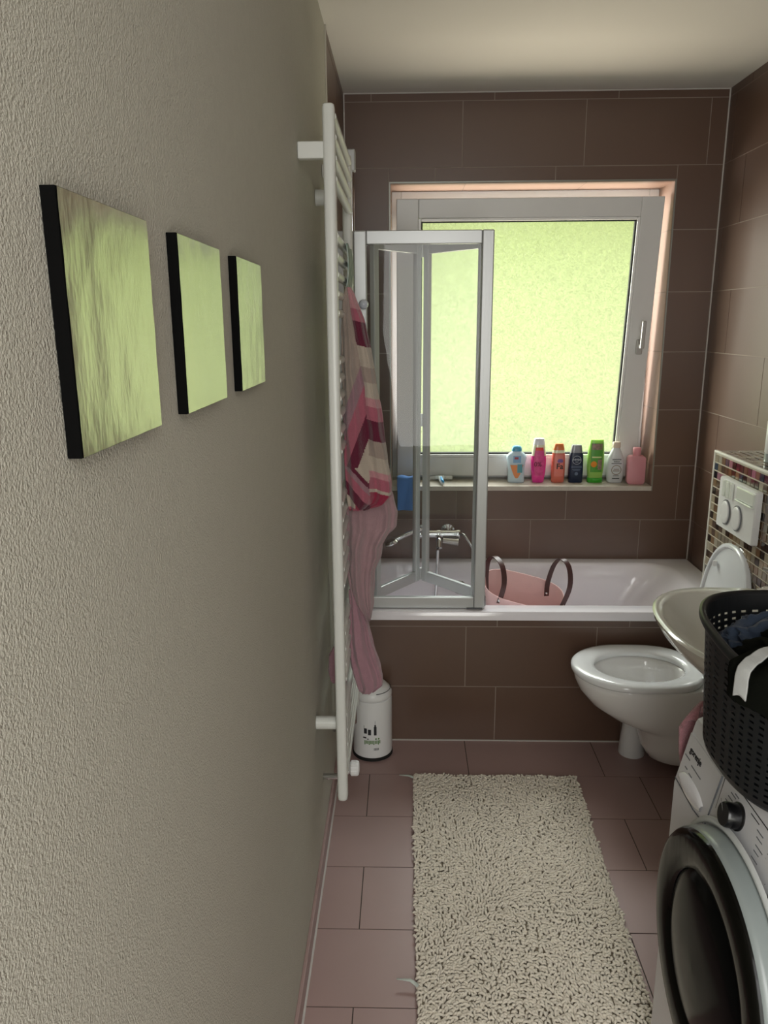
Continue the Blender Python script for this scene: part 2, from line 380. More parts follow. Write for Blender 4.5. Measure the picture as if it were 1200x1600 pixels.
# ------------------------------------------------------------------ boxed-in cistern with mosaic
BX = 1.125; BZ = 1.182; BY0, BY1 = 1.45, 2.775
chips = ['#5d4a38', '#7b624a', '#2a1f18', '#9a8f7c', '#80786a', '#6b5139', '#a29b8c', '#181310', '#8b7a62', '#57463c']
CM = [mat('mosaic_%s' % c[1:], c, .08, coat=.6, spec=.7) for c in chips]
wine = [mat('mosaic_wine', '#5a1f33', .06, coat=.8), mat('mosaic_rose', '#a07480', .06, coat=.8), mat('mosaic_slate', '#3a4250', .06, coat=.8)]
MG = mat('mosaic_grout', '#c9c1b0', .85)
bm = box((BX+.004, BY0, 0), (XR, BY1, BZ-.004)); P = .0298; random.seed(3)
def chip(bm, a, b, c, d, nrm, dep, mi):
    a, b, c, d = map(Vector, (a, b, c, d)); n = Vector(nrm)*dep
    v = [bm.verts.new(p) for p in (a, b, c, d, a+n, b+n, c+n, d+n)]
    for q in ((4, 5, 6, 7), (0, 1, 5, 4), (1, 2, 6, 5), (2, 3, 7, 6), (3, 0, 4, 7)): bm.faces.new([v[i] for i in q]).material_index = mi
ny = int((BY1-BY0-.01)/P); nz = int((BZ-.03)/P)
for j in range(ny):
    for k in range(nz):
        ya = BY1-.006-(j+1)*P+.0025; zb = BZ-.012-k*P-.0025
        mi = 1+random.randrange(10)
        if k < 5 and random.random() < .5-.1*k: mi = 11+random.randrange(3)
        chip(bm, (BX+.004, ya, zb-P+.005), (BX+.004, ya+P-.005, zb-P+.005), (BX+.004, ya+P-.005, zb), (BX+.004, ya, zb), (-1, 0, 0), .003, mi)
    for k in range(6):
        ya = BY1-.006-(j+1)*P+.0025; xa = BX+.014+k*P
        chip(bm, (xa, ya, BZ-.004), (xa+P-.005, ya, BZ-.004), (xa+P-.005, ya+P-.005, BZ-.004), (xa, ya+P-.005, BZ-.004), (0, 0, 1), .003, 1+random.randrange(10))
bmesh.ops.recalc_face_normals(bm, faces=bm.faces)
struct('trim_10', geo=bm, mats=[MG]+CM+wine)
struct('trim_11', geo=box((BX-.002, BY0, BZ-.008), (BX+.009, BY1, BZ+.001), .002), mats=[mat('edge_white', '#efeee6', .25)])
struct('trim_12', geo=box((BX-.001, BY1, .556), (BX+.006, BY1+.004, BZ), .001), mats=[mat('edge_white', '#efeee6', .25)])

# flush plate
fp = thing('flush_plate', 'white two-button flush plate set in the mosaic above the toilet', 'flush plate', (BX, 2.51, 1.02))
bm = bmesh.new(); rings = []
for d, s in ((0, 1), (.014, 1), (.02, .97)):
    rings.append([Vector((BX-.001-d-.006*math.cos((y-2.51)/.145*1.3), y, z)) for y, z in [(2.51+(p.x)*s, 1.025+p.y*s) for p in rrect(-.143, .143, -.088, .088, 0, .008)]])
loft(bm, rings); bmesh.ops.recalc_face_normals(bm, faces=bm.faces); obj('plate', bm, WHITE, fp)
for yy in (2.575, 2.485):
    bm = bmesh.new(); lathe(bm, [(.0, .0045), (.018, .0035), (.029, .0045), (.0315, .003), (.032, -.004)], (BX-.0265, yy, 1.0), axis=(-1, 0, 0)); 
    bmesh.ops.scale(bm, vec=(1, 1, 1.25), space=Matrix.Translation((0, -yy, -1.0)), verts=bm.verts)
    bt = obj('button', bm, WHITE, fp, smooth=True, sharp=35)
    bm = bmesh.new(); lathe(bm, [(.0335, .001), (.0345, .0012), (.0345, -.003), (.0335, -.003)], (BX-.0265, yy, 1.0), axis=(-1, 0, 0), cap=False)
    bmesh.ops.scale(bm, vec=(1, 1, 1.25), space=Matrix.Translation((0, -yy, -1.0)), verts=bm.verts)
    obj('button_gap', bm, mat('gap_grey', '#6e7074', .6), bt)
bm = bmesh.new()
bx(bm, (BX-.034, 2.375, 1.058), (BX-.022, 2.50, 1.064), .002); bx(bm, (BX-.030, 2.372, 1.066), (BX-.022, 2.50, 1.106), .003)
for k in range(3): bx(bm, (BX-.032, 2.535+.03*k, 1.05), (BX-.020, 2.55+.03*k, 1.108), .004)
obj('raised_ribs', bm, mat('plate_shine', '#e9eee6', .08, coat=1), fp)
tag(struct('trim_13', geo=None, loc=(0, 0, 0)), None) if False else None

# ------------------------------------------------------------------ toilet
TY = 2.56
toi = thing('toilet', 'white wall-hung toilet with raised lid beside the bathtub', 'toilet', (.85, TY, .07))
bm = bmesh.new()
# rings from the underside up: (z, tip x, back x, half width)
R_ = [(.065, .93, 1.11, .06), (.085, .895, 1.12, .085), (.13, .868, 1.12, .10), (.20, .845, 1.12, .112), (.225, .80, 1.12, .125), (.255, .735, 1.12, .142),
      (.30, .672, 1.12, .158), (.35, .632, 1.12, .170), (.385, .617, 1.12, .176), (.405, .614, 1.12, .178), (.413, .620, 1.12, .174)]
def egg(z, xa, xb, hw, n=44, sq=2.4):
    cx = xa+(xb-xa)*.46; out = []
    for k in range(n):
        t = 2*PI*k/n; c, s = math.cos(t), math.sin(t)
        if c < 0: x = cx+(cx-xa)*c; y = hw*s
        else: x = cx+(xb-cx)*abs(c)**(2/3.4); y = hw*math.copysign(abs(s)**(2/2.4), s)
        out.append(Vector((x, TY+y, z)))
    return out
rings = [egg(*r) for r in R_]
def ell(z, cx, a, b, n=44): return [Vector((cx+a*math.cos(2*PI*k/n), TY+b*math.sin(2*PI*k/n), z)) for k in range(n)]
rings += [ell(.412, .84, .165, .125), ell(.40, .84, .155, .115), ell(.36, .845, .145, .11), ell(.32, .86, .13, .10), ell(.27, .89, .095, .075), ell(.235, .91, .055, .05), ell(.23, .91, .02, .02)]
loft(bm, rings, capstart=True, capend=True); bmesh.ops.recalc_face_normals(bm, faces=bm.faces)
obj('bowl', bm, CERAMIC, toi, smooth=True, sharp=60)
bm = bmesh.new(); lathe(bm, [(0, 0), (.07, 0)], (.90, TY, .268), n=40, cap=False); 
obj('water', bm, glass_mat('toilet_water', (.55, .5, .4)), toi)['label'] = 'still water in the toilet bowl'
# seat ring
bm = bmesh.new()
def seat(z, o, n=48):
    r = egg(z, .603+o, 1.055-o*.5, .186-o, n=n); return r
def hole(z, o, n=48): return [Vector((.845+(.158+o)*math.cos(2*PI*k/n), TY+(.122+o)*math.sin(2*PI*k/n), z)) for k in range(n)]
loft(bm, [hole(.414, .003), seat(.414, .004), seat(.419, 0), seat(.431, 0), seat(.437, .006), seat(.440, .02), hole(.438, .018), hole(.432, .004), hole(.424, 0), hole(.414, .003)], cap=False)
bmesh.ops.recalc_face_normals(bm, faces=bm.faces)
obj('seat', bm, mat('seat_white', '#e6e8ea', .15, coat=.4), toi, smooth=True, sharp=50)
for s in (-1, 1):
    bm = lathe(bmesh.new(), [(.0, .012), (.012, .012), (.014, 0), (.014, -.012), (0, -.012)], (1.068, TY+s*.075, .436), axis=(0, 1, 0), n=16)
    obj('hinge', bm, CHROME, toi, smooth=True, sharp=40)
# lid, raised, leaning back on the wall: plane through the hinge
bm = bmesh.new(); la = math.radians(84)
def lidp(o, d, n=48):
    out = []
    for k in range(n):
        t = 2*PI*k/n; c, s = math.cos(t), math.sin(t)
        u = .225+(.235-o)*c if c > 0 else .225+(.225-o)*c; v = (.187-o)*math.copysign(abs(s)**(.85 if c > 0 else .7), s)
        u = max(u, .0)
        out.append(Vector((1.080+math.cos(la)*u*1.0-d, TY-.03+v, .44+u*.985)))
    return out
loft(bm, [lidp(.03, .006), lidp(.02, .004), lidp(.013, .012), lidp(.004, .012), lidp(0, .008), lidp(0, -.004), lidp(.01, -.010)])
bmesh.ops.recalc_face_normals(bm, faces=bm.faces)
lid = obj('lid', bm, mat('lid_white', '#dfe2e6', .18, coat=.3), toi, smooth=True, sharp=50)
for y_, z_ in ((2.625, .80), (2.41, .745), (2.63, .56), (2.43, .56)):
    obj('buffer', bx(bmesh.new(), (1.070+.10*(z_-.55), y_-.006, z_-.011), (1.11, y_+.006, z_+.011), .004), WHITE, lid, smooth=True)

# toilet brush holder
br = thing('toilet_brush_holder', 'small white cup-shaped brush holder on the floor behind the toilet', 'toilet brush', (.885, 2.70, 0))
bm = bmesh.new(); lathe(bm, [(.048, 0), (.05, .003), (.039, .135), (.037, .137), (.034, .132), (.043, .01), (0, .008)], (.885, 2.70, 0), n=32); obj('cup', bm, WHITE, br, smooth=True, sharp=40)
bm = bmesh.new(); tube(bm, [(.885, 2.70, .03), (.885, 2.70, .16)], .009); lathe(bm, [(.0, 0), (.02, .0), (.022, .05), (0, .055)], (.885, 2.70, .02), n=16); obj('brush', bm, BLACK, br, smooth=True, sharp=40)['label'] = 'dark brush inside the holder'

# ------------------------------------------------------------------ washbasin and tap
wb = thing('washbasin', 'white ceramic washbasin behind the dark laundry basket', 'washbasin', (.92, 1.9, .7))
bm = bmesh.new(); WY = 1.91
def wring(z, xa, hw, n=48, xb=1.122):
    cx = xa+(xb-xa)*.52; out = []
    for k in range(n):
        t = 2*PI*k/n; c, s = math.cos(t), math.sin(t)
        x = cx+(cx-xa)*math.copysign(abs(c)**(2/2.3), c) if c < 0 else cx+(xb-cx)*abs(c)**(2/5)
        y = hw*math.copysign(abs(s)**(2/2.4), s); out.append(Vector((x, WY+y, z)))
    return out
def we(z, cx, a, b, n=48, e=2.2):
    return [Vector((p.x, p.y, z)) for p in sring(cx, WY, z, a, b, e, n)]
rings = [wring(.64, .98, .09), wring(.66, .92, .14), wring(.71, .825, .215), wring(.77, .742, .275), wring(.81, .702, .302), wring(.835, .688, .312), wring(.848, .685, .314), wring(.853, .692, .308)]
rings += [we(.851, .870, .168, .272), we(.843, .870, .160, .264), we(.81, .876, .150, .248), we(.76, .90, .12, .20), we(.72, .92, .085, .14), we(.705, .93, .04, .06)]
loft(bm, rings); bmesh.ops.recalc_face_normals(bm, faces=bm.faces)
obj('bowl', bm, mat('basin_ceramic', '#dcdcd4', .08, coat=.5), wb, smooth=True, sharp=60)
bm = bmesh.new(); lathe(bm, [(0, .003), (.02, .003), (.023, 0)], (.93, WY, .706)); obj('drain', bm, CHROME, wb, smooth=True)
tp = thing('basin_tap', 'chrome lever tap standing on the washbasin rim', 'tap', (1.083, 2.0, .852))
bm = bmesh.new(); tube(bm, [(1.083, 2.02, .852), (1.083, 2.02, .90), (1.08, 2.02, .925)], [.024, .022, .02], 20); obj('body', bm, CHROME, tp, smooth=True, sharp=40)
bm = bmesh.new(); tube(bm, spline([(1.075, 2.02, .90), (1.02, 2.03, .912), (.985, 2.035, .90)], 10), [.014]*11, 14); obj('spout', bm, CHROME, tp, smooth=True, sharp=40)
bm = bmesh.new(); tube(bm, spline([(1.08, 2.02, .93), (1.06, 2.06, .945), (1.02, 2.10, .952)], 10), [.014-.0008*i for i in range(11)], 12); obj('lever', bm, CHROME, tp, smooth=True, sharp=40)
# white container on ledge
ct = thing('pump_bottle', 'narrow white container with clear base on the mosaic ledge', 'bottle', (1.215, 2.53, BZ))
bm = bmesh.new(); lathe(bm, [(.024, .03), (.026, .034), (.026, .135), (.02, .145), (0, .146)], (1.215, 2.53, BZ-.001), n=24); obj('body', bm, WHITE, ct, smooth=True, sharp=40)
bm = bmesh.new(); lathe(bm, [(.024, 0), (.026, .002), (.025, .03)], (1.215, 2.53, BZ-.001), n=24); obj('base', bm, mat('clear_grey', '#9aa3a2', .1, coat=.5), ct, smooth=True, sharp=40)['label'] = 'clear grey base'

# ------------------------------------------------------------------ washing machine
wm = thing('washing_machine', 'white front-loading washing machine with a big dark round door', 'washing machine', (.86, 1.14, 0))
WX, WXB, W0, W1 = .565, 1.16, .84, 1.44
PB = Vector((WX+.002, 0, .70)); PT = Vector((.598, 0, .842))     # slanted control panel
bm = bmesh.new()
prof = [(WX, .0), (WX, .70), (.597, .838), (.601, .846), (.612, .851), (WXB-.01, .851), (WXB, .84), (WXB, 0)]
rings = [[Vector((x, y, max(z, .012))) for x, z in prof] for y in (W0, W1)]
loft(bm, rings)
bmesh.ops.recalc_face_normals(bm, faces=bm.faces)
bmesh.ops.bevel(bm, geom=[e for e in bm.edges if abs(e.verts[0].co.y-e.verts[1].co.y) < 1e-5 and (abs(e.verts[0].co.y-W1) < 1e-4 or abs(e.verts[0].co.y-W0) < 1e-4)], offset=.006, segments=2, affect='EDGES')
obj('housing', bm, GREYW, wm, smooth=True, sharp=25)
for yy in (W0+.05, W1-.05):
    for xx in (WX+.06, WXB-.06):
        bm = bmesh.new(); lathe(bm, [(.02, 0), (.02, .013), (0, .013)], (xx, yy, 0), n=16); obj('foot', bm, RUBBER, wm)
DC = Vector((WX, 1.13, .53))
# recess ring moulded round the door
bm = bmesh.new(); lathe(bm, [(.250, -.003), (.247, .003), (.242, .004), (.238, .001), (.236, -.004)], DC, axis=(-1, 0, 0), n=96, cap=False)
obj('door_surround', bm, mat('surround_white', '#c4c8c8', .3), wm, smooth=True)
bm = bmesh.new(); lathe(bm, [(.234, -.002), (.234, .012), (.2335, .024), (.232, .034), (.229, .036)], DC, axis=(-1, 0, 0), n=96, cap=False)
door = obj('door', bm, mat('door_ring_grey', '#8e9696', .3, coat=.1), wm, smooth=True, sharp=50)
SMOKE = mat('smoked_glass', '#080806', .14, spec=.16, bump=.25, bscale=9, bdist=.004, stretch=(1, 3, .7))
bm = bmesh.new(); lathe(bm, [(.230, .030), (.2295, .040), (.224, .047), (.212, .051), (.185, .050), (.165, .046), (.160, .040)], DC, axis=(-1, 0, 0), n=96, cap=False)
obj('door_glass_ring', bm, SMOKE, door, smooth=True)['label'] = 'glossy smoked black ring'
bm = bmesh.new(); lathe(bm, [(.160, .038), (.150, .044), (.120, .052), (.06, .058), (0, .060)], DC, axis=(-1, 0, 0), n=96, cap=False)
obj('porthole', bm, mat('porthole_black', '#050607', .16, spec=.08), door, smooth=True)['label'] = 'dark convex porthole glass'
bm = bmesh.new(); bx(bm, (WX-.0515, 1.0, .505), (WX-.049, 1.008, .555)); 
# drawer
un = (PT-PB).normalized(); nn = Vector((-un.z, 0, un.x))
def pp(y, s, d=0.0): return PB+un*s+Vector((0, y, 0))+nn*d     # point on the control panel
def pbox(bm, y0, y1, s0, s1, d0, d1, mi=0):
    v = [bm.verts.new(pp(y, s, d)) for d in (d0, d1) for y, s in ((y0, s0), (y1, s0), (y1, s1), (y0, s1))]
    for q in ((4, 5, 6, 7), (0, 1, 5, 4), (1, 2, 6, 5), (2, 3, 7, 6), (3, 0, 4, 7), (3, 2, 1, 0)): bm.faces.new([v[i] for i in q]).material_index = mi
def lines(name, segs, th, m, parent, d=.0012):
    bm = bmesh.new()
    for (ya, sa, yb, sb) in segs:
        v = Vector((yb-ya, sb-sa)); L_ = v.length; t = v/L_; n_ = Vector((-t.y, t.x))*th/2
        c = [(ya+n_.x, sa+n_.y), (ya-n_.x, sa-n_.y), (yb-n_.x, sb-n_.y), (yb+n_.x, sb+n_.y)]
        top = [bm.verts.new(pp(y, s, d)) for y, s in c]; bot = [bm.verts.new(pp(y, s, -.0005)) for y, s in c]
        bm.faces.new(top); bm.faces.new(bot)
        for i in range(4): bm.faces.new((top[i], top[(i+1) % 4], bot[(i+1) % 4], bot[i]))
    bmesh.ops.recalc_face_normals(bm, faces=bm.faces); return obj(name, bm, m, parent)
drw = bmesh.new(); pbox(drw, 1.275, 1.432, .012, .118, -.004, .0035)
drw = obj('detergent_drawer', drw, GREYW, wm)
bm = bmesh.new(); rings = []
for i in range(17):
    t = i/16; y = 1.30+.12*t; h = .022*math.sin(PI*min(1, max(.02, t)))**.4; rings.append([pp(y, .028+h*math.cos(a)*.9, .003+.006*math.sin(a)) for a in [PI*k/6 for k in range(7)]])
loft(bm, rings, closed=False, cap=False); obj('drawer_grip', bm, mat('grip_white', '#e8e8ec', .12, coat=.6), drw, smooth=True)
lines('drawer_gap', [(1.275, .012, 1.275, .118), (1.275, .012, 1.33, .006), (1.33, .006, 1.435, .010)], .0009, GINK, drw, .0042)
lines('drawer_print', [(1.425, .072, 1.40, .072), (1.388, .068, 1.34, .068), (1.41, .052, 1.398, .052), (1.388, .05, 1.372, .05)], .0022, GINK, drw, .0042)
text('brand_lettering', 'gorenje', .019, pp(1.412, .086, .004), (0, -1, 0), un, INK, wm, bold=.0003)
# dial
kc = pp(1.192, .092, 0)
kn = bmesh.new(); lathe(kn, [(.025, 0), (.025, .003), (.0225, .005), (.022, .024), (.020, .028), (0, .029)], kc, axis=nn, n=40); kn = obj('dial', kn, BLACK, wm, smooth=True, sharp=35)
bm = bmesh.new()
v = [kc+nn*.0295+Vector((0, a, 0))+un*b for a, b in ((.0, .004), (.003, .006), (.019, .018), (.017, .020))]
bm.faces.new([bm.verts.new(p) for p in v]); obj('pointer', bm, mat('pointer_grey', '#9a9a9a', .4), kn)
pr_ = []
for k, (y, s, ln) in enumerate([(1.235, .112, .02), (1.24, .102, .018), (1.245, .092, .02), (1.245, .082, .016), (1.243, .07, .018), (1.222, .118, .015), (1.24, .06, .018), (1.13, .112, .022), (1.125, .102, .02), (1.12, .09, .025), (1.12, .08, .018), (1.12, .068, .022), (1.125, .056, .02), (1.13, .045, .02)]):
    pr_.append((y, s, y-ln, s))
pr_ += [(1.07, .125, 1.04, .125), (1.15, .03, 1.11, .03), (1.10, .022, 1.07, .022)]
for l_ in pr_: lines('programme_print', [l_], .0018, GINK, wm)
lines('panel_outline', [(1.268, .124, 1.262, .030), (1.205, .131, .86, .131), (1.21, .020, 1.06, .012), (1.16, .122, 1.13, .122), (1.09, .028, 1.065, .040), (1.065, .040, 1.063, .060)], .0013, INK, wm)
bm = bmesh.new()
for k in range(8): bx(bm, pp(1.095-.002*k, .045+.009*k, -.001)-Vector((.0005, .0025, .0015)), pp(1.095-.002*k, .045+.009*k, .001)+Vector((.0005, .0025, .0015)))
obj('icons', bm, INK, wm)
bm = bmesh.new(); pbox(bm, .93, 1.045, .02, .135, -.001, .0025); obj('display', bm, mat('display_black', '#0c0d14', .08, coat=.6), wm)['label'] = 'black glass display'
# energy label low right of the door
bm = bmesh.new(); bx(bm, (WX-.0012, .862, .60), (WX+.001, .885, .70)); obj('sticker', bm, mat('sticker_green', '#2e3b38', .4), wm)

# ------------------------------------------------------------------ laundry basket on the machine
bk = thing('laundry_basket', 'dark grey perforated plastic laundry basket on top of the washing machine', 'basket', (.80, 1.235, .852))
NU, NR = 108, 17; BKX, BKY = .74, 1.22
def bring(t, o=0.0, n=NU):
    a = .191+.001*t+o; b = .178+.030*t+o; z = .853+.232*t
    if t < .12: k = 1-(1-t/.12)**2; a -= .022*(1-k); b -= .022*(1-k)
    R_ = sring(BKX, BKY+.03*t, z, a, b, 2.6, n)
    for p in R_: p.z += .012*t*((p.x-BKX)/a)**2+t*(p.y-BKY)*.09
    return R_
TT = [0.0, .02, .05, .08, .12]
k_ = .12
for _ in range(NR): TT += [k_+.017, k_+.047]; k_ += .047
TT += [.945, .97, 1.0]; NV = len(TT)-1
bm = bmesh.new(); V = [[bm.verts.new(p) for p in bring(t)] for t in TT]
for j in range(NV):
    for i in range(NU):
        if i % 2 and 4 <= j < 4+2*NR and (j-4) % 2 == 0 and TT[j] < .93: continue
        bm.faces.new((V[j][i], V[j][(i+1) % NU], V[j+1][(i+1) % NU], V[j+1][i]))
bm.faces.new(list(reversed(V[0])))
bmesh.ops.recalc_face_normals(bm, faces=bm.faces)
DG = mat('basket_grey', '#15181b', .42, var=.1)
o = obj('body', bm, DG, bk); md = o.modifiers.new('shell', 'SOLIDIFY'); md.thickness = .0025; md.offset = -1
bm = bmesh.new()
loft(bm, [bring(.965, .001), bring(.965, .008), bring(.99, .011), bring(1.02, .010), bring(1.03, .004), bring(1.02, -.002), bring(.965, -.002), bring(.965, .001)], cap=False)
bmesh.ops.recalc_face_normals(bm, faces=bm.faces); obj('rim', bm, DG, bk, smooth=True)
# clothes
def cloth_heap(name, label, cat, c, s, m, seed, amp=.35, freq=2.2, rot=0, flat=.5):
    bm = bmesh.new(); bmesh.ops.create_icosphere(bm, subdivisions=6, radius=1)
    for v in bm.verts:
        p = v.co.copy(); q = Vector((p.x*freq+seed, p.y*freq, p.z*freq))
        q2 = q+Vector((noise.noise(q*.7), noise.noise(q*.7+Vector((5, 0, 0))), noise.noise(q*.7+Vector((9, 3, 0)))))*1.4
        r = 1-abs(noise.noise(q2))*amp*1.6+.06*noise.noise(q2*4)
        v.co = p*r
    bmesh.ops.scale(bm, vec=s, verts=bm.verts); bmesh.ops.rotate(bm, verts=bm.verts, matrix=Matrix.Rotation(rot, 3, 'Z')); bmesh.ops.translate(bm, vec=c, verts=bm.verts)
    return tag(obj(name, bm, m, smooth=True), label, cat)
DENIM = mat('denim', '#2c3b50', .85, var=.3, vscale=40, bump=.3, bscale=500, sheen=.2)
OLIVE = mat('dark_olive_cotton', '#0e100b', .95, var=.3, vscale=12, bump=.3, bscale=400, spec=.1)
WCOT = mat('white_cotton', '#b5b7b6', .8, var=.1, bump=.2, bscale=300)
cloth_heap('jeans', 'crumpled blue denim trousers at the back of the dark laundry basket', 'trousers', (.735, 1.355, 1.012), (.165, .085, .105), DENIM, 3, amp=.25, rot=.05)
cloth_heap('shirt', 'crumpled dark olive garment heaped over the front of the basket', 'garment', (.720, 1.205, 1.03), (.172, .150, .112), OLIVE, 11, amp=.28)
# flap of the dark garment over the rim with a white lining
def drape(name, label, cat, pts_fn, nu, nv, m, th=.003):
    bm = bmesh.new(); V = [[bm.verts.new(pts_fn(i/nu, j/nv)) for i in range(nu+1)] for j in range(nv+1)]
    for j in range(nv):
        for i in range(nu): bm.faces.new((V[j][i], V[j][i+1], V[j+1][i+1], V[j+1][i]))
    bmesh.ops.recalc_face_normals(bm, faces=bm.faces)
    o = obj(name, bm, m, smooth=True); md = o.modifiers.new('cloth', 'SOLIDIFY'); md.thickness = th; md.offset = 0
    if label: tag(o, label, cat)
    return o
def flap(t0, t1, zt, drop, ph, wob=.006, jag=.35):
    """cloth lying over the rim: t0, t1 are angles round the basket"""
    def f(u, v):
        th = math.radians(t0+(t1-t0)*u)
        if v < .45: k = v/.45; r = .80+.30*k; z = zt+.022*math.cos(k*PI*.5)
        else: k = (v-.45)/.55; r = 1.10+.03*math.sin(min(1, k*3)*PI*.5); z = zt-drop*k*(1+jag*math.sin(u*5+ph))
        nz_ = noise.noise(Vector((u*(t1-t0)*.09+ph, v*2.2, ph)))
        r += wob*5*abs(nz_)+(.0 if v > .5 else wob*3*nz_); z += wob*2.2*nz_
        return Vector((BKX+.194*r*math.cos(th), BKY+.03+.208*r*math.sin(th), z))
    return f
drape('sleeve', 'dark olive sleeve hanging over the near rim of the basket', 'garment', flap(200, 292, 1.090, .045, .4, .009), 40, 30, OLIVE)
drape('sock', 'white sock hanging over the basket rim beside the dark garment', 'sock', (lambda g: (lambda u, v: g(u, v)+Vector((-.010, -.008, .006)) if v > .3 else g(u, v)+Vector((-.004, -.003, .004))))(flap(205, 211, 1.092, .048, 2.2, .003, .06)), 16, 24, WCOT)

# pink towel hanging over the far edge of the washing machine
PINK = mat('pink_terry', '#a8737b', .95, var=.25, vscale=30, bump=.9, bscale=420, bdist=.003, sheen=.4)
def pk(u, v):
    s = v; x = (.612 if v < .3 else .612-.036*min(1, (v-.3)/.2))+.24*u+.006*math.sin(v*6); hump = .026*math.sin(min(1, u*3)*PI/2)
    if s < .3: k = s/.3; y = 1.40+.045*k; z = .860+hump*math.sin(k*PI*.5)
    elif s < .45: k = (s-.3)/.15; y = 1.445+.025*math.sin(k*PI/2); z = .860+hump-.014*(1-math.cos(k*PI/2))
    else: k = (s-.45)/.55; y = 1.470+.006*math.sin(u*14); z = .846+hump-.15*k; x += .03*k*(1-u)
    if u < .2 and s < .5: x += -.022*math.sin(u/.2*PI/2)*0; 
    if y > 1.452 and u < .15: z -= .03*(1-u/.15)
    return Vector((x, y, z))
drape('hand_towel', 'pink hand towel draped over the far edge of the washing machine', 'towel', pk, 40, 50, PINK, .008)

# ------------------------------------------------------------------ pictures on the left wall
def silver():
    m = mat('silver_leaf', '#d3d4c6', .22, metal=1, var=.12, vscale=14, bump=.4, bscale=130, bdist=.0006, detail=6, stretch=(1, 1, .45))
    return m
SIL = silver()
pics = [(.566, .759, 'largest and nearest of the three square silver panels on the wall', .2), (.857, 1.05, 'middle one of the three square silver panels on the wall', .2), (1.152, 1.345, 'farthest of the three square silver panels, nearest the radiator', .2)]
for ya, yb, lb, _ in pics:
    t = thing('wall_panel', lb, 'wall art', (XL, (ya+yb)/2, 1.635), 'silver wall panels')
    obj('core', box((XL+.0003, ya, 1.538), (XL+.0115, yb, 1.732), .0006), mat('panel_edge_black', '#050505', .9, spec=.1), t)['label'] = 'black panel edge'
    bm = bmesh.new(); n_ = 24
    V = [[bm.verts.new((XL+.0125+.0004*noise.noise(Vector((i*.3, j*.3, ya*9))), ya+.0008+(yb-ya-.0016)*i/n_, 1.5388+.1924*j/n_)) for i in range(n_+1)] for j in range(n_+1)]
    for j in range(n_):
        for i in range(n_): bm.faces.new((V[j][i], V[j][i+1], V[j+1][i+1], V[j+1][i]))
    bmesh.ops.recalc_face_normals(bm, faces=bm.faces); obj('foil_face', bm, SIL, t, smooth=True)

# ------------------------------------------------------------------ towel radiator
RX, RN, RF = -.180, 1.965, 2.53
rd = thing('towel_radiator', 'tall white ladder towel radiator fixed to the left wall', 'radiator', (XL, 2.25, .3))
def post(y):
    bm = bmesh.new(); prof = [Vector((.015*math.cos(a)*1.0, -.0165*1 if False else .0165*math.sin(a), 0)) for a in [2*PI*k/20 for k in range(20)]]
    prof = [Vector((p.x, p.y, 0)) for p in sring(0, 0, 0, .015, .018, 3.2, 24)]
    loft(bm, [[Vector((RX+p.x*s, y+p.y*s, z)) for p in prof] for z, s in ((.285, .6), (.29, .9), (.30, 1), (2.125, 1), (2.133, .9), (2.136, .6))]); return bm
for y in (RN, RF): obj('upright', post(y), RAD, rd, smooth=True, sharp=40)
zs = [2.112, 2.066, 2.02, 1.974] + [1.845-.046*k for k in range(5)] + [1.54-.046*k for k in range(6)] + [1.17-.046*k for k in range(6)] + [.80-.046*k for k in range(4)] + [.55-.046*k for k in range(5)]
for z in zs:
    bm = bmesh.new(); tube(bm, [(RX+.006, RN+.01, z), (RX+.006, RF-.01, z)], .011, 14); obj('rung', bm, RAD, rd, smooth=True, sharp=40)
for y in (RN, RF):
    for z in ((2.035, .515) if y == RN else (2.09, .515)):
        bm = bmesh.new(); tube(bm, [(XL+.0008, y+.03, z), (RX-.006, y+.03, z)], .019, 20) if z < 1 else bx(bm, (XL+.0008, y-.012, z-.019), (RX-.008, y+.014, z+.019), .003); bk_ = obj('bracket', bm, RAD, rd)
bm = bmesh.new(); tube(bm, [(XL+.0008, 2.33, 1.985), (XL+.03, 2.33, 1.985)], .022, 20); obj('bracket', bm, RAD, rd, smooth=True, sharp=40)
# valves and thermostat head
bm = bmesh.new(); tube(bm, [(RX, RF-.06, .345), (RX, RF-.06, .25), (RX-.02, RF-.06, .235), (XL+.0008, RF-.06, .235)], .010, 14); lathe(bm, [(.022, 0), (.022, .006), (0, .008)], (XL+.0008, RF-.06, .235), axis=(1, 0, 0), n=24); obj('valve', bm, CHROME, rd, smooth=True, sharp=40)
bm = bmesh.new(); tube(bm, [(RX, RN+.16, .36), (RX, RN+.16, .27), (RX-.02, RN+.16, .255), (XL+.0008, RN+.16, .255)], .010, 14); obj('valve', bm, CHROME, rd, smooth=True, sharp=40)
bm = bmesh.new(); n_ = 36; 
rings = []
for r, h in ((.013, 0), (.018, .006), (.0235, .014), (.0235, .045), (.021, .056), (.012, .06)):
    rings.append([Vector((RX+.006+h*.55, RN+.16+(r*(1-.05*(k % 2)))*math.cos(2*PI*k/n_), .285+(r*(1-.05*(k % 2)))*math.sin(2*PI*k/n_))) for k in range(n_)])
loft(bm, rings); bmesh.ops.recalc_face_normals(bm, faces=bm.faces); obj('thermostat_knob', bm, WHITE, rd)

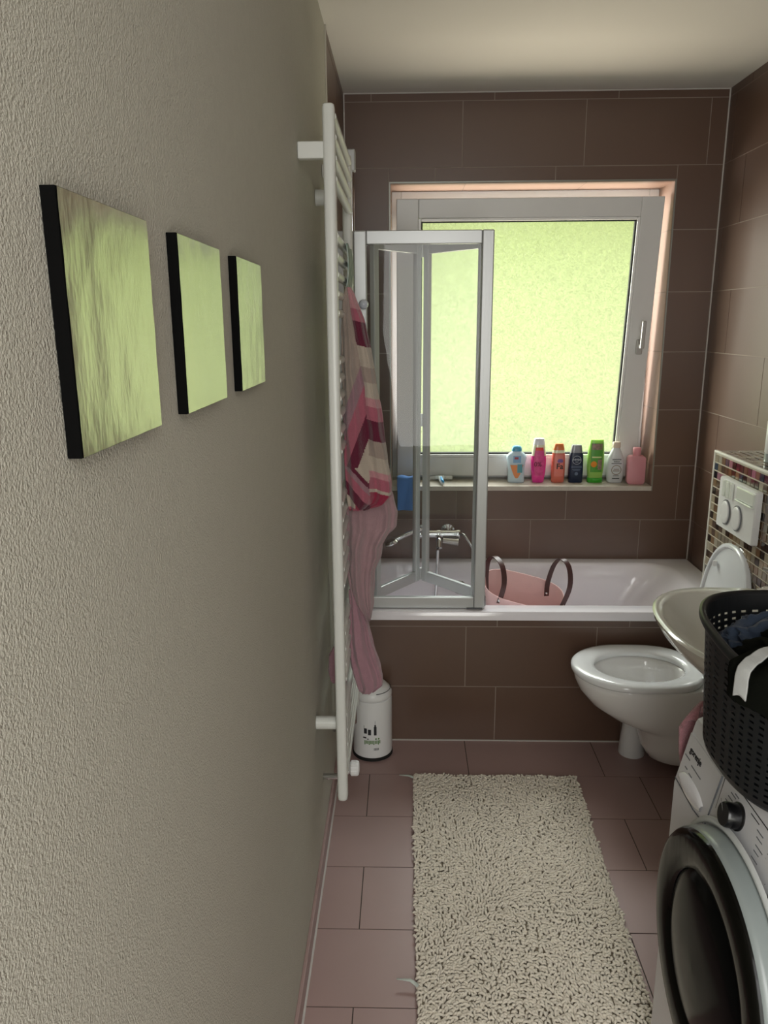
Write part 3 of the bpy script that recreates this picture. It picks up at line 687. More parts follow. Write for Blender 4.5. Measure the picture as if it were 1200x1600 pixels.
# ------------------------------------------------------------------ towels on the radiator (bunched cloth hanging in folds)
def bunch(rows, yc, dep, folds, seed, n=120, nz=150, tip=False, tilt_=0):
    """rows: (z, x_left, x_right) from top down"""
    zt, zb = rows[0][0], rows[-1][0]; rings = []
    for j in range(nz+1):
        z = zt+(zb-zt)*j/nz; _, a, b = interp(rows, z); cx = (a+b)/2; hx = max((b-a)/2, .003)
        d = dep*min(1, .25+j/nz*2.2)*(1 if j < nz-3 else .6); ring = []
        for k in range(n):
            t = 2*PI*k/n; c, s = math.cos(t), math.sin(t)
            fold = 1+.30*math.sin(folds*t+seed+z*3)*abs(s)+.10*math.sin(2.3*folds*t+seed*2+z*7)
            x = cx+hx*math.copysign(abs(c)**.8, c); y = yc+d*fold*math.copysign(abs(s)**.75, s)*(.75+.25*hx/.05)
            x += .004*noise.noise(Vector((t*2, z*18, seed)))
            y += .012*noise.noise(Vector((x*30, z*7, seed)))
            ring.append(Vector((x, y, z+tilt_*(x-cx)+.004*noise.noise(Vector((x*40, seed, z*10))))))
        rings.append(ring)
    bm = bmesh.new(); loft(bm, rings); bmesh.ops.recalc_face_normals(bm, faces=bm.faces); return bm
TERRY = dict(bump=.8, bscale=420, bdist=.003, sheen=.3)
cols = dict(taupe='#9a8a80', cream='#b3a698', rose='#a5596a', pink='#b98489', wine='#5c0c2c', red='#8f1f3f', mauve='#94717a')
TM = [mat('terry_'+k, v, .95, var=.15, vscale=40, **TERRY) for k, v in cols.items()]; TI = {k: i for i, k in enumerate(cols)}
T1 = [(1.732, -0.161, -0.148), (1.716, -0.166, -0.138), (1.696, -0.170, -0.130), (1.644, -0.173, -0.113), (1.576, -0.174, -0.096), (1.531, -0.175, -0.088), (1.472, -0.174, -0.078), (1.404, -0.175, -0.067), (1.346, -0.175, -0.059), (1.281, -0.174, -0.052), (1.227, -0.173, -0.043), (1.180, -0.172, -0.037), (1.154, -0.170, -0.041), (1.135, -0.166, -0.056), (1.112, -0.161, -0.103)]
bm = bunch(T1, 2.15, .042, 5, 1.3, n=220, nz=340)
def paint(c):
    """woven bands of the towel: where its two folded layers run (x = distance from the wall side, z = height)"""
    x, z = c.x/.935, 1.637+(c.z-1.637)/.935
    sl = interp([(1.74, -.168), (1.60, -.145), (1.45, -.118), (1.26, -.108), (1.10, -.105)], z)[1]   # edge between the layers
    if x > sl:
        w_ = z+.25*(x-sl)
        for lim, k in ((1.68, 'pink'), (1.645, 'rose'), (1.575, 'wine'), (1.515, 'cream'), (1.47, 'taupe'), (1.425, 'cream'), (1.40, 'pink'), (1.36, 'rose'), (1.30, 'wine'), (1.25, 'taupe'), (1.205, 'cream'), (1.185, 'pink'), (1.15, 'rose'), (1.14, 'cream')):
            if w_ > lim: return k
        return 'red'
    d = z-1.9*(x+.185)          # bands run down to the right
    if z > 1.215+.35*(-.11-x)*0:
        e = z+2.6*(x+.185)*-1
        if e > 1.37: return 'taupe'
        if e > 1.29: return 'mauve'
        if e > 1.19: return 'rose'
        if e > 1.10: return 'wine'
        return 'cream'
    e = z+1.1*(x+.185)
    if e > 1.252: return 'cream'
    if e > 1.235: return 'wine'
    if e > 1.215: return 'mauve'
    if e > 1.18: return 'rose'
    if e > 1.14: return 'wine'
    if x < -.15 and z > 1.09: return 'cream'
    return 'rose' if (z*60+x*40) % 2 < 1.3 else 'red'
for f in bm.faces: f.material_index = TI[paint(f.calc_center_median())]
tag(obj('bath_towel', bm, TM, smooth=True), 'striped bath towel in pink, wine and beige hanging on the radiator', 'towel')
T2 = [(1.200, -0.160, -0.070), (1.152, -0.172, -0.037), (1.095, -0.175, -0.022), (1.051, -0.176, -0.027), (0.996, -0.175, -0.066), (0.960, -0.176, -0.071), (0.915, -0.175, -0.089), (0.864, -0.169, -0.092), (0.813, -0.159, -0.094), (0.783, -0.132, -0.099), (0.756, -0.111, -0.103)]
DUSTY = mat('dusty_pink_terry', '#a5858a', .95, var=.2, vscale=30, **TERRY)
tag(obj('bath_towel', bunch(T2, 2.20, .047, 6, 4.1), DUSTY, smooth=True), 'plain dusty pink towel hanging below the striped one', 'towel')
T3 = [(0.850, -0.169, -0.146), (0.838, -0.170, -0.141), (0.803, -0.170, -0.128), (0.751, -0.173, -0.113), (0.688, -0.177, -0.098), (0.644, -0.173, -0.087), (0.602, -0.166, -0.074), (0.570, -0.159, -0.067), (0.546, -0.150, -0.068), (0.526, -0.141, -0.094), (0.517, -0.136, -0.122)]
bm = bunch(T3, 2.19, .038, 5, 7.7)
hand = obj('hand_towel', bm, mat('rose_terry', '#a87f8a', .95, var=.2, vscale=30, **TERRY), smooth=True)
tag(hand, 'small rose hand towel hanging lowest on the radiator above the bin', 'towel')
bm = bunch([(.68, -.215, -.19), (.65, -.232, -.185), (.60, -.236, -.182), (.56, -.225, -.18)], 2.16, .03, 4, 3.0, n=60, nz=40)
obj('tucked_end', bm, MATS['rose_terry'], hand, smooth=True)

# printed cloth folded over a rung behind the near upright
def pc(u, v):
    return Vector((RX+.022+.004*math.sin(v*5), 2.17+.18*u, 1.845-.17*v+.004*math.sin(u*7)))
FL = mat('printed_cotton', '#c9cfc8', .85, vscale=45, col2='#2f6a5a', detail=0)
drape('washcloth', 'thin printed washcloth on the radiator rungs above the striped towel', 'washcloth', pc, 20, 20, FL, .003)

# ------------------------------------------------------------------ pedal bin
bn = thing('pedal_bin', 'small white bin with dome lid on the floor by the tub', 'bin', (-.125, 2.69, 0))
bc = (-.125, 2.692, 0); brr = .0755
bm = bmesh.new(); lathe(bm, [(brr, .014), (brr, .018), (brr, .235), (brr-.001, .243), (brr-.006, .247)], bc, n=56, cap=True); obj('body', bm, WHITE, bn, smooth=True, sharp=40)
bm = bmesh.new(); lathe(bm, [(brr-.002, 0), (brr+.0025, .002), (brr+.0025, .013), (brr, .015)], bc, n=56); obj('base_ring', bm, RUBBER, bn, smooth=True, sharp=40)
bm = bmesh.new(); lathe(bm, [(brr-.002, .247), (brr, .250), (brr, .262), (brr-.006, .276), (brr-.02, .290), (.035, .300), (0, .303)], bc, n=56); lidb = obj('lid', bm, WHITE, bn, smooth=True, sharp=50)
bm = bmesh.new(); tube(bm, [Vector(bc)+Vector(((brr-.006)*math.cos(a), (brr-.006)*math.sin(a), .2775)) for a in [math.radians(-75+95*k/20) for k in range(21)]], .0012, 6); obj('flap_gap', bm, INK, lidb)
def onbin(a, z, o=.0008): return Vector(bc)+Vector(((brr+o)*math.cos(a), (brr+o)*math.sin(a), z))
def patch(bm, a0, a1, z0, z1, mi=0, o=.0008):
    n_ = 3; V = [[bm.verts.new(onbin(a0+(a1-a0)*i/n_, z, o)) for i in range(n_+1)] for z in (z0, z1)]
    for i in range(n_): bm.faces.new((V[0][i], V[0][i+1], V[1][i+1], V[1][i])).material_index = mi
bm = bmesh.new(); ad_ = math.radians
for a, wd, z0, z1 in ((-113, 9, .118, .140), (-101, 9, .113, .136), (-84, 8, .112, .148), (-82.5, 5, .148, .156), (-80.5, .8, .156, .172), (-113, 1, .14, .152), (-116, 10, .098, .104), (-104, 5, .094, .098)):
    patch(bm, ad_(a), ad_(a+wd), z0, z1)
for k in range(5): patch(bm, ad_(-84+3*k), ad_(-82.3+3*k), .048, .058)
obj('skyline_print', bm, INK, bn)
bm = bmesh.new()
for k in range(11): patch(bm, ad_(-112+4.4*k), ad_(-109.2+4.4*k), .072+(.004 if k % 3 else 0), .090)
for k in range(2): patch(bm, ad_(-80+8*k), ad_(-76+8*k), .093, .100)
obj('lettering', bm, mat('green_print', '#4f7a2c', .6), bn)['label'] = 'green lettering'

# ------------------------------------------------------------------ folding bath screen
sc_ = thing('bath_screen', 'folding glass bath screen with grey aluminium frames on the tub rim', 'shower screen', (.06, 2.82, .555))
Z0, Z1 = .556, 1.948
def panel(name, p0, p1, z0, z1, pw0, pw1, rail, th=.022, parent=sc_, glab=None, hinge=False):
    a, b = Vector((*p0, 0)), Vector((*p1, 0)); d = (b-a); Ln = d.length; t = d/Ln; nrm = Vector((-t.y, t.x, 0))
    X = Matrix((t, nrm, Vector((0, 0, 1)))).transposed().to_4x4(); X.translation = a
    fr = bmesh.new()
    bx(fr, (0, -th/2, z0), (pw0, th/2, z1), .004); bx(fr, (Ln-pw1, -th/2, z0), (Ln, th/2, z1), .004)
    bx(fr, (pw0, -th*.4, z0), (Ln-pw1, th*.4, z0+rail), .003); bx(fr, (pw0, -th*.4, z1-rail), (Ln-pw1, th*.4, z1), .003)
    for s in (.35, .68):  # grooves along the posts
        bx(fr, (Ln-pw1+pw1*s, -th/2-.0012, z0+.004), (Ln-pw1+pw1*s+.003, -th/2+.002, z1-.004))
    bmesh.ops.transform(fr, matrix=X, verts=fr.verts)
    f = obj(name, fr, ALU, parent)
    g = bmesh.new(); g.faces.new([g.verts.new(p) for p in ((pw0, 0, z0+rail), (Ln-pw1, 0, z0+rail), (Ln-pw1, 0, z1-rail), (pw0, 0, z1-rail))])
    bmesh.ops.transform(g, matrix=X, verts=g.verts); obj('glass', g, GLASS, f)
    return f
panel('front_panel', (-.180, 2.815), (.310, 2.815), Z0-.001, Z1, .045, .042, .046, th=.026)
bm = bmesh.new(); bx(bm, (XL, 2.80, .556), (-.182, 2.83, Z1), .003); obj('wall_profile', bm, ALU, sc_)
panel('folding_panel', (-.118, 2.842), (.055, 3.075), .578, 1.935, .028, .026, .045)
panel('folding_panel', (.078, 3.075), (.285, 2.846), .578, 1.935, .026, .028, .045)
for z in (.60, 1.25, 1.90): obj('hinge', lathe(bmesh.new(), [(.007, 0), (.007, .05), (0, .051)], (.0665, 3.085, z-.02), n=14), ALU, sc_, smooth=True, sharp=40)
bm = bmesh.new(); lathe(bm, [(0, .026), (.012, .024), (.017, .014), (.014, .004), (.008, 0), (.008, -.01)], (-.145, 2.79, 1.70), axis=(0, -1, 0), n=24); obj('knob', bm, mat('knob_acrylic', '#cdd3e2', .08, coat=.8), sc_, smooth=True)['label'] = 'round pale acrylic knob'
bm = bmesh.new(); bx(bm, (.293, 2.824, .556), (.315, 2.85, .60), .003); bx(bm, (.24, 2.796, .5558), (.30, 2.803, .560)); obj('corner_cap', bm, mat('cap_dark', '#4b4b4d', .4), sc_)

# shower riser rail on the tiled left wall
rr_ = thing('shower_rail', 'upright chrome shower rail on the left wall above the bath screen', 'shower rail', (-.2, 3.02, 1.5))
bm = bmesh.new(); tube(bm, [(-.197, 3.02, 1.50), (-.197, 3.02, 2.22)], .009, 16); obj('rail', bm, CHROME, rr_, smooth=True, sharp=40)
for z in (2.175, 1.52):
    bm = bmesh.new(); bx(bm, (XL+.001, 3.0, z), (-.182, 3.04, z+.075), .004); obj('bracket', bm, ALU, rr_)
# hook on left wall seen through the glass
hk = thing('wall_hook', 'small white L-shaped hook on the tiles behind the bath screen', 'hook', (XL, 3.2, 1.56))
bm = bmesh.new(); bx(bm, (XL+.0016, 3.33, 1.50), (XL+.012, 3.35, 1.66), .003); obj('back_strip', bm, WHITE, hk)
bm = bmesh.new(); bx(bm, (XL+.01, 3.332, 1.50), (XL+.055, 3.348, 1.512), .003); bx(bm, (XL+.047, 3.332, 1.51), (XL+.055, 3.348, 1.528), .002); obj('hook_arm', bm, WHITE, hk)

# ------------------------------------------------------------------ bath mixer and hand shower
mx_ = thing('bath_mixer', 'chrome bath mixer tap on the tiled wall below the sill', 'tap', (.15, 3.44, .69))
bm = bmesh.new(); tube(bm, [(.07, 3.395, .692), (.245, 3.395, .692)], .019, 22)
for x in (.09, .20): lathe(bm, [(.032, 0), (.032, .006), (.016, .012), (.014, .05)], (x, YB-.0015, .692), axis=(0, -1, 0), n=28)
for x in (.072, .155, .245): lathe(bm, [(.022, -.008), (.023, 0), (.022, .008)], (x, 3.395, .692), axis=(1, 0, 0), n=24)
obj('body', bm, CHROME, mx_, smooth=True, sharp=40)
bm = bmesh.new(); tube(bm, spline([(.155, 3.385, .68), (.155, 3.35, .672), (.155, 3.325, .645)], 10), .014, 18); obj('spout', bm, CHROME, mx_, smooth=True, sharp=40)
bm = bmesh.new(); tube(bm, [(.175, 3.37, .668), (.245, 3.365, .66)], [.013, .017], 18); obj('lever', bm, mat('lever_satin', '#b9b4b0', .2, metal=.7), mx_, smooth=True, sharp=40)
hs = thing('hand_shower', 'chrome hand shower lying on its holder with a ribbed hose', 'hand shower', (.0, 3.37, .68))
bm = bmesh.new(); tube(bm, spline([(.085, 3.37, .725), (.04, 3.36, .712), (-.01, 3.345, .695), (-.05, 3.34, .678)], 20), [.009+.0002*i for i in range(21)], 16); obj('handle', bm, CHROME, hs, smooth=True, sharp=40)
bm = bmesh.new(); lathe(bm, [(.010, .016), (.028, .010), (.034, 0), (.032, -.006), (0, -.006)], (-.06, 3.335, .668), axis=(-.35, 0, .94), n=30); obj('spray_head', bm, CHROME, hs, smooth=True, sharp=40)
bm = bmesh.new(); path = spline([(.245, 3.385, .70), (.275, 3.36, .69), (.315, 3.33, .62), (.325, 3.29, .48), (.29, 3.24, .30), (.21, 3.20, .175), (.14, 3.19, .170), (.125, 3.23, .22), (.14, 3.29, .40), (.148, 3.325, .56), (.15, 3.33, .635)], 330)
tube(bm, path, [.0065+.0012*(i % 2) for i in range(331)], 10); obj('hose', bm, CHROME, hs, smooth=True)

# ------------------------------------------------------------------ pink felt basket in the tub
fb = thing('storage_basket', 'soft pink basket with brown leather handles standing in the bathtub', 'basket', (.50, 3.08, .145))
FELT = mat('pink_felt', '#dab6b4', .8, var=.08, vscale=30, bump=.2, bscale=300)
def fr_(t, o=0, n=72):
    a = .120+.046*t+o; b = .075+.045*t+o; out = []
    for p in sring(0, 0, 0, a, b, 3.0, n):
        z = .147+(.404-.036*p.x/.17+.022*p.y/.1)*t
        out.append(Vector((.500+p.x*math.cos(-.16)-p.y*math.sin(-.16), 3.045+p.x*math.sin(-.16)+p.y*math.cos(-.16), z)))
    return out
bm = bmesh.new(); rings = [fr_(0)]+[fr_(k/14) for k in range(1, 15)]; loft(bm, rings+[fr_(1, -.003)]+[fr_(k/14, -.003) for k in range(13, 0, -1)]+[fr_(.02, -.003)])
bmesh.ops.recalc_face_normals(bm, faces=bm.faces); obj('body', bm, FELT, fb, smooth=True, sharp=60)
LEA = mat('brown_leather', '#4a2d2c', .38, var=.2, vscale=20)
def strap(pts, wdir, wd=.022, th=.003):
    path = spline(pts, 30); bm = bmesh.new(); rings = []
    for i, p in enumerate(path):
        t = (path[min(i+1, 30)]-path[max(i-1, 0)]).normalized(); e = Vector(wdir); e = (e-t*e.dot(t)).normalized(); n_ = t.cross(e)
        w_ = wd/2; rings.append([p+e*w_+n_*th/2, p-e*w_+n_*th/2, p-e*w_-n_*th/2, p+e*w_-n_*th/2])
    loft(bm, rings); bmesh.ops.recalc_face_normals(bm, faces=bm.faces); return bm
for pts, wd_ in (([(.347, 3.09, .52), (.345, 3.09, .60), (.352, 3.08, .665), (.375, 3.05, .69), (.400, 3.00, .665), (.405, 2.965, .60), (.385, 2.955, .52)], (1, .35, 0)),
                 ([(.605, 3.10, .50), (.608, 3.10, .56), (.628, 3.09, .64), (.652, 3.06, .678), (.676, 3.02, .655), (.676, 2.985, .58), (.640, 2.975, .485)], (1, .35, 0))):
    h_ = obj('handle', strap(pts, wd_), LEA, fb, smooth=True, sharp=40); h_['label'] = 'brown leather handle'
    for q in (pts[0], pts[-1]): obj('rivet', lathe(bmesh.new(), [(.006, -.006), (.006, .004), (.004, .006), (0, .0065)], Vector(q)+Vector((0, 0, .012)), axis=(-.5, -.85, 0), n=14), CHROME, h_, smooth=True)

# ------------------------------------------------------------------ bottles on the sill
def bottle(name, label, x, y, prof, m, e=2.6, ang=0, z0=NZ0, n=44):
    """prof: (z, half width, half depth)"""
    t = thing(name, label, 'bottle', (x, y, z0), 'toiletry bottles on the window sill')
    bm = bmesh.new(); loft(bm, [sring(x, y, z0+z, a, b, e, n, ang) for z, a, b in prof]); bmesh.ops.recalc_face_normals(bm, faces=bm.faces)
    obj('body', bm, m, t, smooth=True, sharp=45); t['_p'] = 0; del t['_p']; return t
def sub(t, name, x, y, prof, m, e=2.6, ang=0, z0=NZ0, n=44, lab=None):
    bm = bmesh.new(); loft(bm, [sring(x, y, z0+z, a, b, e, n, ang) for z, a, b in prof]); bmesh.ops.recalc_face_normals(bm, faces=bm.faces)
    o = obj(name, bm, m, t, smooth=True, sharp=45)
    if lab: o['label'] = lab
    return o
def label_patch(t, name, x, y, prof, z0_, z1_, half, m, e=2.6, ang=0, shape=None, o=.0007, lab=None, u0=None):
    """a printed patch lying on the front of the bottle; half = half width in metres"""
    bm = bmesh.new(); nz_, nu_ = 24, 14; V = []
    P_ = sorted(prof, key=lambda r: -r[0])
    for j in range(nz_+1):
        z = z0_+(z1_-z0_)*j/nz_; _, a, b = interp(P_, z); s = shape(j/nz_) if shape else 1
        row = []
        for i in range(nu_+1):
            u = (u0 or 0)+(-1+2*i/nu_)*half*s; u = max(-a*.98, min(a*.98, u))
            d = b*(1-abs(u/a)**e)**(1/e)+o
            row.append(bm.verts.new(Vector((x+u*math.cos(ang)+d*math.sin(ang), y+u*math.sin(ang)-d*math.cos(ang), NZ0+z))))
        V.append(row)
    for j in range(nz_):
        for i in range(nu_): bm.faces.new((V[j][i], V[j][i+1], V[j+1][i+1], V[j+1][i]))
    bmesh.ops.recalc_face_normals(bm, faces=bm.faces); ob = obj(name, bm, m, t, smooth=True)
    if lab: ob['label'] = lab
    return ob
BY = 3.545
def btxt(t, s, size, x, y, z, m, bold=0): return text('lettering', s, size, (x, y, NZ0+z), (1, 0, 0), (0, 0, 1), m, t, .0003, 'CENTER', bold)
# 1 white and blue, shouldered
p1 = [(0, .036, .020), (.004, .039, .022), (.06, .038, .022), (.095, .042, .023), (.115, .047, .023), (.128, .045, .022), (.138, .034, .020), (.146, .022, .017), (.15, .021, .016)]
W1_ = mat('pale_blue_plastic', '#c9dbe6', .3, var=.05); BL = mat('cap_blue', '#4f9fc4', .3)
x = .522; t = bottle('shower_gel_bottle', 'white bottle with pale blue dome cap, leftmost of the row on the sill', x, BY, p1, W1_)
sub(t, 'cap', x, BY, [(.148, .023, .018), (.158, .0235, .018), (.168, .020, .015), (.174, .010, .008)], BL, lab='pale blue dome cap')
label_patch(t, 'label', x, BY, p1, .022, .085, .028, mat('label_orange', '#dd8a55', .5), shape=lambda v: .15+.95*v**.7, lab='orange heart-shaped print')
label_patch(t, 'label', x+0.0, BY, p1, .048, .088, .012, mat('label_teal', '#5e9aa6', .5), u0=.014, o=.0011, lab='teal print')
label_patch(t, 'label', x, BY, p1, .095, .128, .018, mat('label_blue', '#7fa9cf', .5), o=.0008, lab='blue print')
label_patch(t, 'label', x, BY, p1, .112, .122, .009, mat('label_red', '#a63f4c', .5), o=.0013, u0=-.003, lab='red print')
# 2 pink
PK = mat('pink_gel', '#e8409c', .2, coat=.3, var=.05)
p2 = [(0, .024, .015), (.004, .027, .017), (.05, .033, .019), (.10, .035, .02), (.125, .034, .019), (.126, .034, .019)]
x = .625; t = bottle('shower_gel_bottle', 'bright pink bottle with a clear top and white cap', x, BY, p2, PK)
sub(t, 'clear_top', x, BY, [(.126, .034, .019), (.15, .031, .018), (.178, .026, .016)], mat('clear_plastic', '#e6e4c8', .12, coat=.5), lab='clear upper part')
sub(t, 'cap', x, BY, [(.178, .027, .017), (.181, .027, .017), (.205, .023, .014), (.208, .019, .011)], mat('cap_white', '#e6e5ee', .25), lab='white cap')
p2b = p2+[(.18, .026, .016)]
label_patch(t, 'label', x, BY, p2b, .035, .165, .023, mat('label_magenta', '#b5165f', .4, vscale=60, col2='#ee5fa5'), shape=lambda v: (.75+.35*math.sin(v*PI))*(1 if v < .8 else 1), lab='magenta label with red top')
label_patch(t, 'label', x, BY, p2b, .152, .166, .0175, mat('label_red2', '#e0443c', .4), o=.0012, lab='red band')
btxt(t, '0%', .030, x-.006, BY-.0215, .078, mat('print_wine', '#6e0f35', .5), .0004)
# 3 coral
CO = mat('coral_gel', '#e07866', .22, coat=.3, var=.08)
p3 = [(0, .026, .015), (.004, .030, .017), (.05, .032, .018), (.10, .031, .018), (.138, .029, .017), (.139, .029, .017)]
x = .717; t = bottle('shower_gel_bottle', 'coral orange bottle with an orange cap and clear neck', x, BY, p3, CO)
sub(t, 'clear_neck', x, BY, [(.139, .029, .017), (.153, .027, .016)], mat('clear_plastic', '#e6e4c8', .12), lab='clear neck')
sub(t, 'cap', x, BY, [(.153, .026, .016), (.156, .026, .016), (.178, .022, .013), (.182, .018, .010)], mat('cap_orange', '#dd7f46', .3), lab='orange cap')
label_patch(t, 'label', x, BY, p3, .03, .135, .021, mat('label_coral', '#ee6f52', .4, vscale=20, col2='#c98d8f'), lab='coral label')
label_patch(t, 'label', x, BY, p3, .095, .112, .014, mat('label_violet', '#7a5a96', .4), o=.0011, u0=.006, shape=lambda v: 1-.6*abs(v-.4), lab='violet flower print')
btxt(t, 'Fa', .036, x+.004, BY-.0195, .066, INK, .0008)
# 4 navy
NV_ = mat('navy_plastic', '#16233f', .35, var=.05)
p4 = [(0, .030, .017), (.003, .032, .019), (.06, .0335, .02), (.12, .032, .019), (.137, .030, .018), (.14, .029, .017)]
x = .799; t = bottle('shampoo_bottle', 'dark navy blue bottle with a grey cap', x, BY, p4, NV_, e=3.6)
sub(t, 'cap', x, BY, [(.139, .0275, .016), (.142, .0275, .016), (.172, .0235, .014), (.176, .0225, .013)], mat('cap_grey', '#8e8f95', .3, metal=.2), e=3.2, lab='grey cap')
bm = bmesh.new(); lathe(bm, [(.0185, 0), (.0195, .0006), (.0205, 0)], (x, BY-.0198, NZ0+.107), axis=(0, -1, 0), n=36, cap=False); PL = mat('print_pale', '#b9bfca', .5); obj('badge_ring', bm, PL, t)
btxt(t, 'NIVEA', .0125, x, BY-.0205, .105, PL, .0002); btxt(t, 'MEN', .007, x, BY-.0205, .096, PL)
bm = bmesh.new()
for z, w_ in ((.078, .024), (.073, .024), (.064, .019), (.059, .015)): bx(bm, (x-w_, BY-.0208, NZ0+z-.0012), (x+w_, BY-.0195, NZ0+z+.0012))
lathe(bm, [(.008, 0), (.0, .0008)], (x, BY-.0203, NZ0+.043), axis=(0, -1, 0), n=20); obj('print', bm, mat('print_grey', '#5d6b85', .5), t)
# 5 green
GR = mat('lime_plastic', '#9ccc62', .3, var=.06)
p5 = [(.022, .033, .018), (.03, .034, .019), (.08, .0385, .021), (.13, .038, .021), (.17, .035, .019), (.196, .032, .017), (.201, .030, .015)]
x = .890; t = bottle('conditioner_bottle', 'tall lime green bottle standing on its darker green cap', x, BY, p5, GR, e=2.8)
sub(t, 'cap', x, BY, [(0, .034, .018), (.002, .0355, .0195), (.021, .0355, .0195), (.0225, .034, .018)], mat('cap_green', '#3fa62f', .3), e=2.8, lab='darker green cap')
label_patch(t, 'label', x, BY, p5, .05, .185, .027, mat('label_green', '#5fae3a', .4, vscale=25, col2='#3d7f33'), e=2.8, lab='green label')
label_patch(t, 'label', x, BY, p5, .155, .183, .024, mat('label_dark', '#3c5a3a', .4, vscale=80, col2='#b98f86'), e=2.8, o=.0011, lab='dark picture band')
label_patch(t, 'label', x, BY, p5, .118, .124, .022, mat('label_cream', '#d5dc9c', .4), e=2.8, o=.0011, lab='cream lettering band')
bm = bmesh.new(); lathe(bm, [(.0, .0012), (.013, .001), (.0145, 0)], (x-.012, BY-.0212, NZ0+.088), axis=(0, -1, 0), n=30); obj('orange_slice', bm, mat('label_orange2', '#e08a1e', .4), t)
label_patch(t, 'label', x, BY, p5, .062, .110, .010, mat('label_dark', '#3c5a3a', .4), e=2.8, o=.0011, u0=.015, lab='dark picture patch')
btxt(t, '2 in 1', .009, x+.006, BY-.0218, .064, INK)
# 6 white oval
p6 = [(0, .030, .018), (.005, .035, .021), (.04, .040, .023), (.08, .0405, .023), (.115, .036, .022), (.145, .024, .018), (.158, .0175, .015), (.165, .0165, .0145)]
x = .981; t = bottle('milk_bottle', 'white oval bottle with a cream cap between the green and pink ones', x, BY-.004, p6, mat('bottle_white', '#d3d6d8', .3, var=.03))
sub(t, 'cap', x, BY-.004, [(.164, .0175, .0155), (.166, .018, .016), (.186, .018, .016), (.19, .016, .014)], mat('cap_cream', '#d9c9b8', .35), lab='cream cap')
bm = bmesh.new(); yf = BY-.004-.0238
for z, w_, h in ((.128, .016, .0022), (.118, .014, .0012), (.092, .023, .0012), (.034, .013, .001), (.022, .016, .0016)):
    obj('print', bx(bmesh.new(), (x-w_, yf+(.006 if z > .1 else .0), NZ0+z-h), (x+w_, yf+.012, NZ0+z+h)), INK, t)
btxt(t, 'intensive', .0115, x, yf+.001, .108, INK, .0002); btxt(t, 'lotion', .0115, x, yf+.0, .098, INK, .0002)
bm = bmesh.new(); lathe(bm, [(.020, 0), (.0215, .0006), (.023, 0)], (x, yf-.0002, NZ0+.062), axis=(0, -1, 0), n=36, cap=False); bx(bm, (x-.012, yf-.0006, NZ0+.064), (x+.012, yf+.002, NZ0+.067)); bx(bm, (x-.015, yf-.0006, NZ0+.056), (x+.015, yf+.002, NZ0+.059)); obj('emblem', bm, mat('print_tan', '#8c7a66', .5), t)
# 7 pink flask
x = 1.066; YF = 3.505; PF = mat('powder_pink', '#cf9098', .45, var=.03); ag = -.10
t = thing('lotion_bottle', 'flat pink rectangular flask, rightmost of the row on the sill', 'bottle', (x, YF, NZ0), 'toiletry bottles on the window sill')
bm = bmesh.new(); rings = []
for d, s in ((-.022, .95), (-.020, 1), (.020, 1), (.022, .95)):
    rings.append([Vector((x+(p.x*s)*math.cos(ag)-d*math.sin(ag), YF+(p.x*s)*math.sin(ag)+d*math.cos(ag), NZ0+.066+p.y*s)) for p in rrect(-.040, .040, -.0655, .066, 0, .015)])
loft(bm, rings); bmesh.ops.recalc_face_normals(bm, faces=bm.faces); obj('body', bm, PF, t, smooth=True, sharp=50)
bm = bmesh.new(); lathe(bm, [(.017, 0), (.0165, .01), (.0175, .013), (.0185, .036), (.016, .040), (0, .041)], (x, YF, NZ0+.130), n=28); obj('cap', bm, PF, t, smooth=True, sharp=40)

for m_ in (W1_, PK, CO, GR, MATS['bottle_white'], PF):
    b_ = m_.node_tree.nodes['Principled BSDF']; b_.inputs['Subsurface Weight'].default_value = .55; b_.inputs['Subsurface Radius'].default_value = (.03, .03, .03); b_.inputs['Subsurface Scale'].default_value = 1
# blue sponge cloth over the sill edge, razor
BC = mat('blue_microfibre', '#3f7fd0', .85, var=.15, vscale=60, bump=.6, bscale=300, sheen=.3)
def bl(u, v):
    x = -.034+.10*u+.01*(1-u)*(1 if v < .3 else 0)*(1-v/.3); s = v
    if s < .35: k = s/.35; y = 3.53-.095*k; z = .918+.028*math.sin(k*PI*.6)+.004*math.sin(u*9)
    else: k = (s-.35)/.65; y = 3.432-.004*math.sin(u*8+k*3); z = .944-.018*k-.13*k
    return Vector((x, y, z))
drape('cleaning_cloth', 'blue cloth hanging over the left end of the window sill', 'cloth', bl, 24, 34, BC, .014)
rz = thing('razor', 'white and blue disposable razor lying on the window sill', 'razor', (.165, 3.53, NZ0))
bm = bmesh.new(); tube(bm, spline([(.165, 3.56, NZ0+.022), (.168, 3.52, NZ0+.022), (.172, 3.475, NZ0+.014), (.178, 3.452, NZ0+.010)], 16), [.006, .007, .008, .009, .010, .0105, .011, .011, .0105, .010, .0095, .009, .008, .008, .007, .006, .005], 14); obj('handle', bm, mat('razor_white', '#dfe6ea', .25), rz, smooth=True)
bm = bmesh.new(); tube(bm, [(.169, 3.505, NZ0+.031), (.172, 3.475, NZ0+.024), (.178, 3.455, NZ0+.017)], [.004, .006, .005], 10); obj('grip', bm, mat('razor_blue', '#3fa4dd', .3), rz, smooth=True)['label'] = 'blue grip'
bm = bmesh.new(); bx(bm, (.143, 3.555, NZ0+.012), (.188, 3.575, NZ0+.026), .003); obj('head', bm, mat('razor_white', '#dfe6ea', .25), rz)
tb = thing('toothbrush', 'white handle lying flat along the window sill behind the razor', 'brush', (.16, 3.60, NZ0))
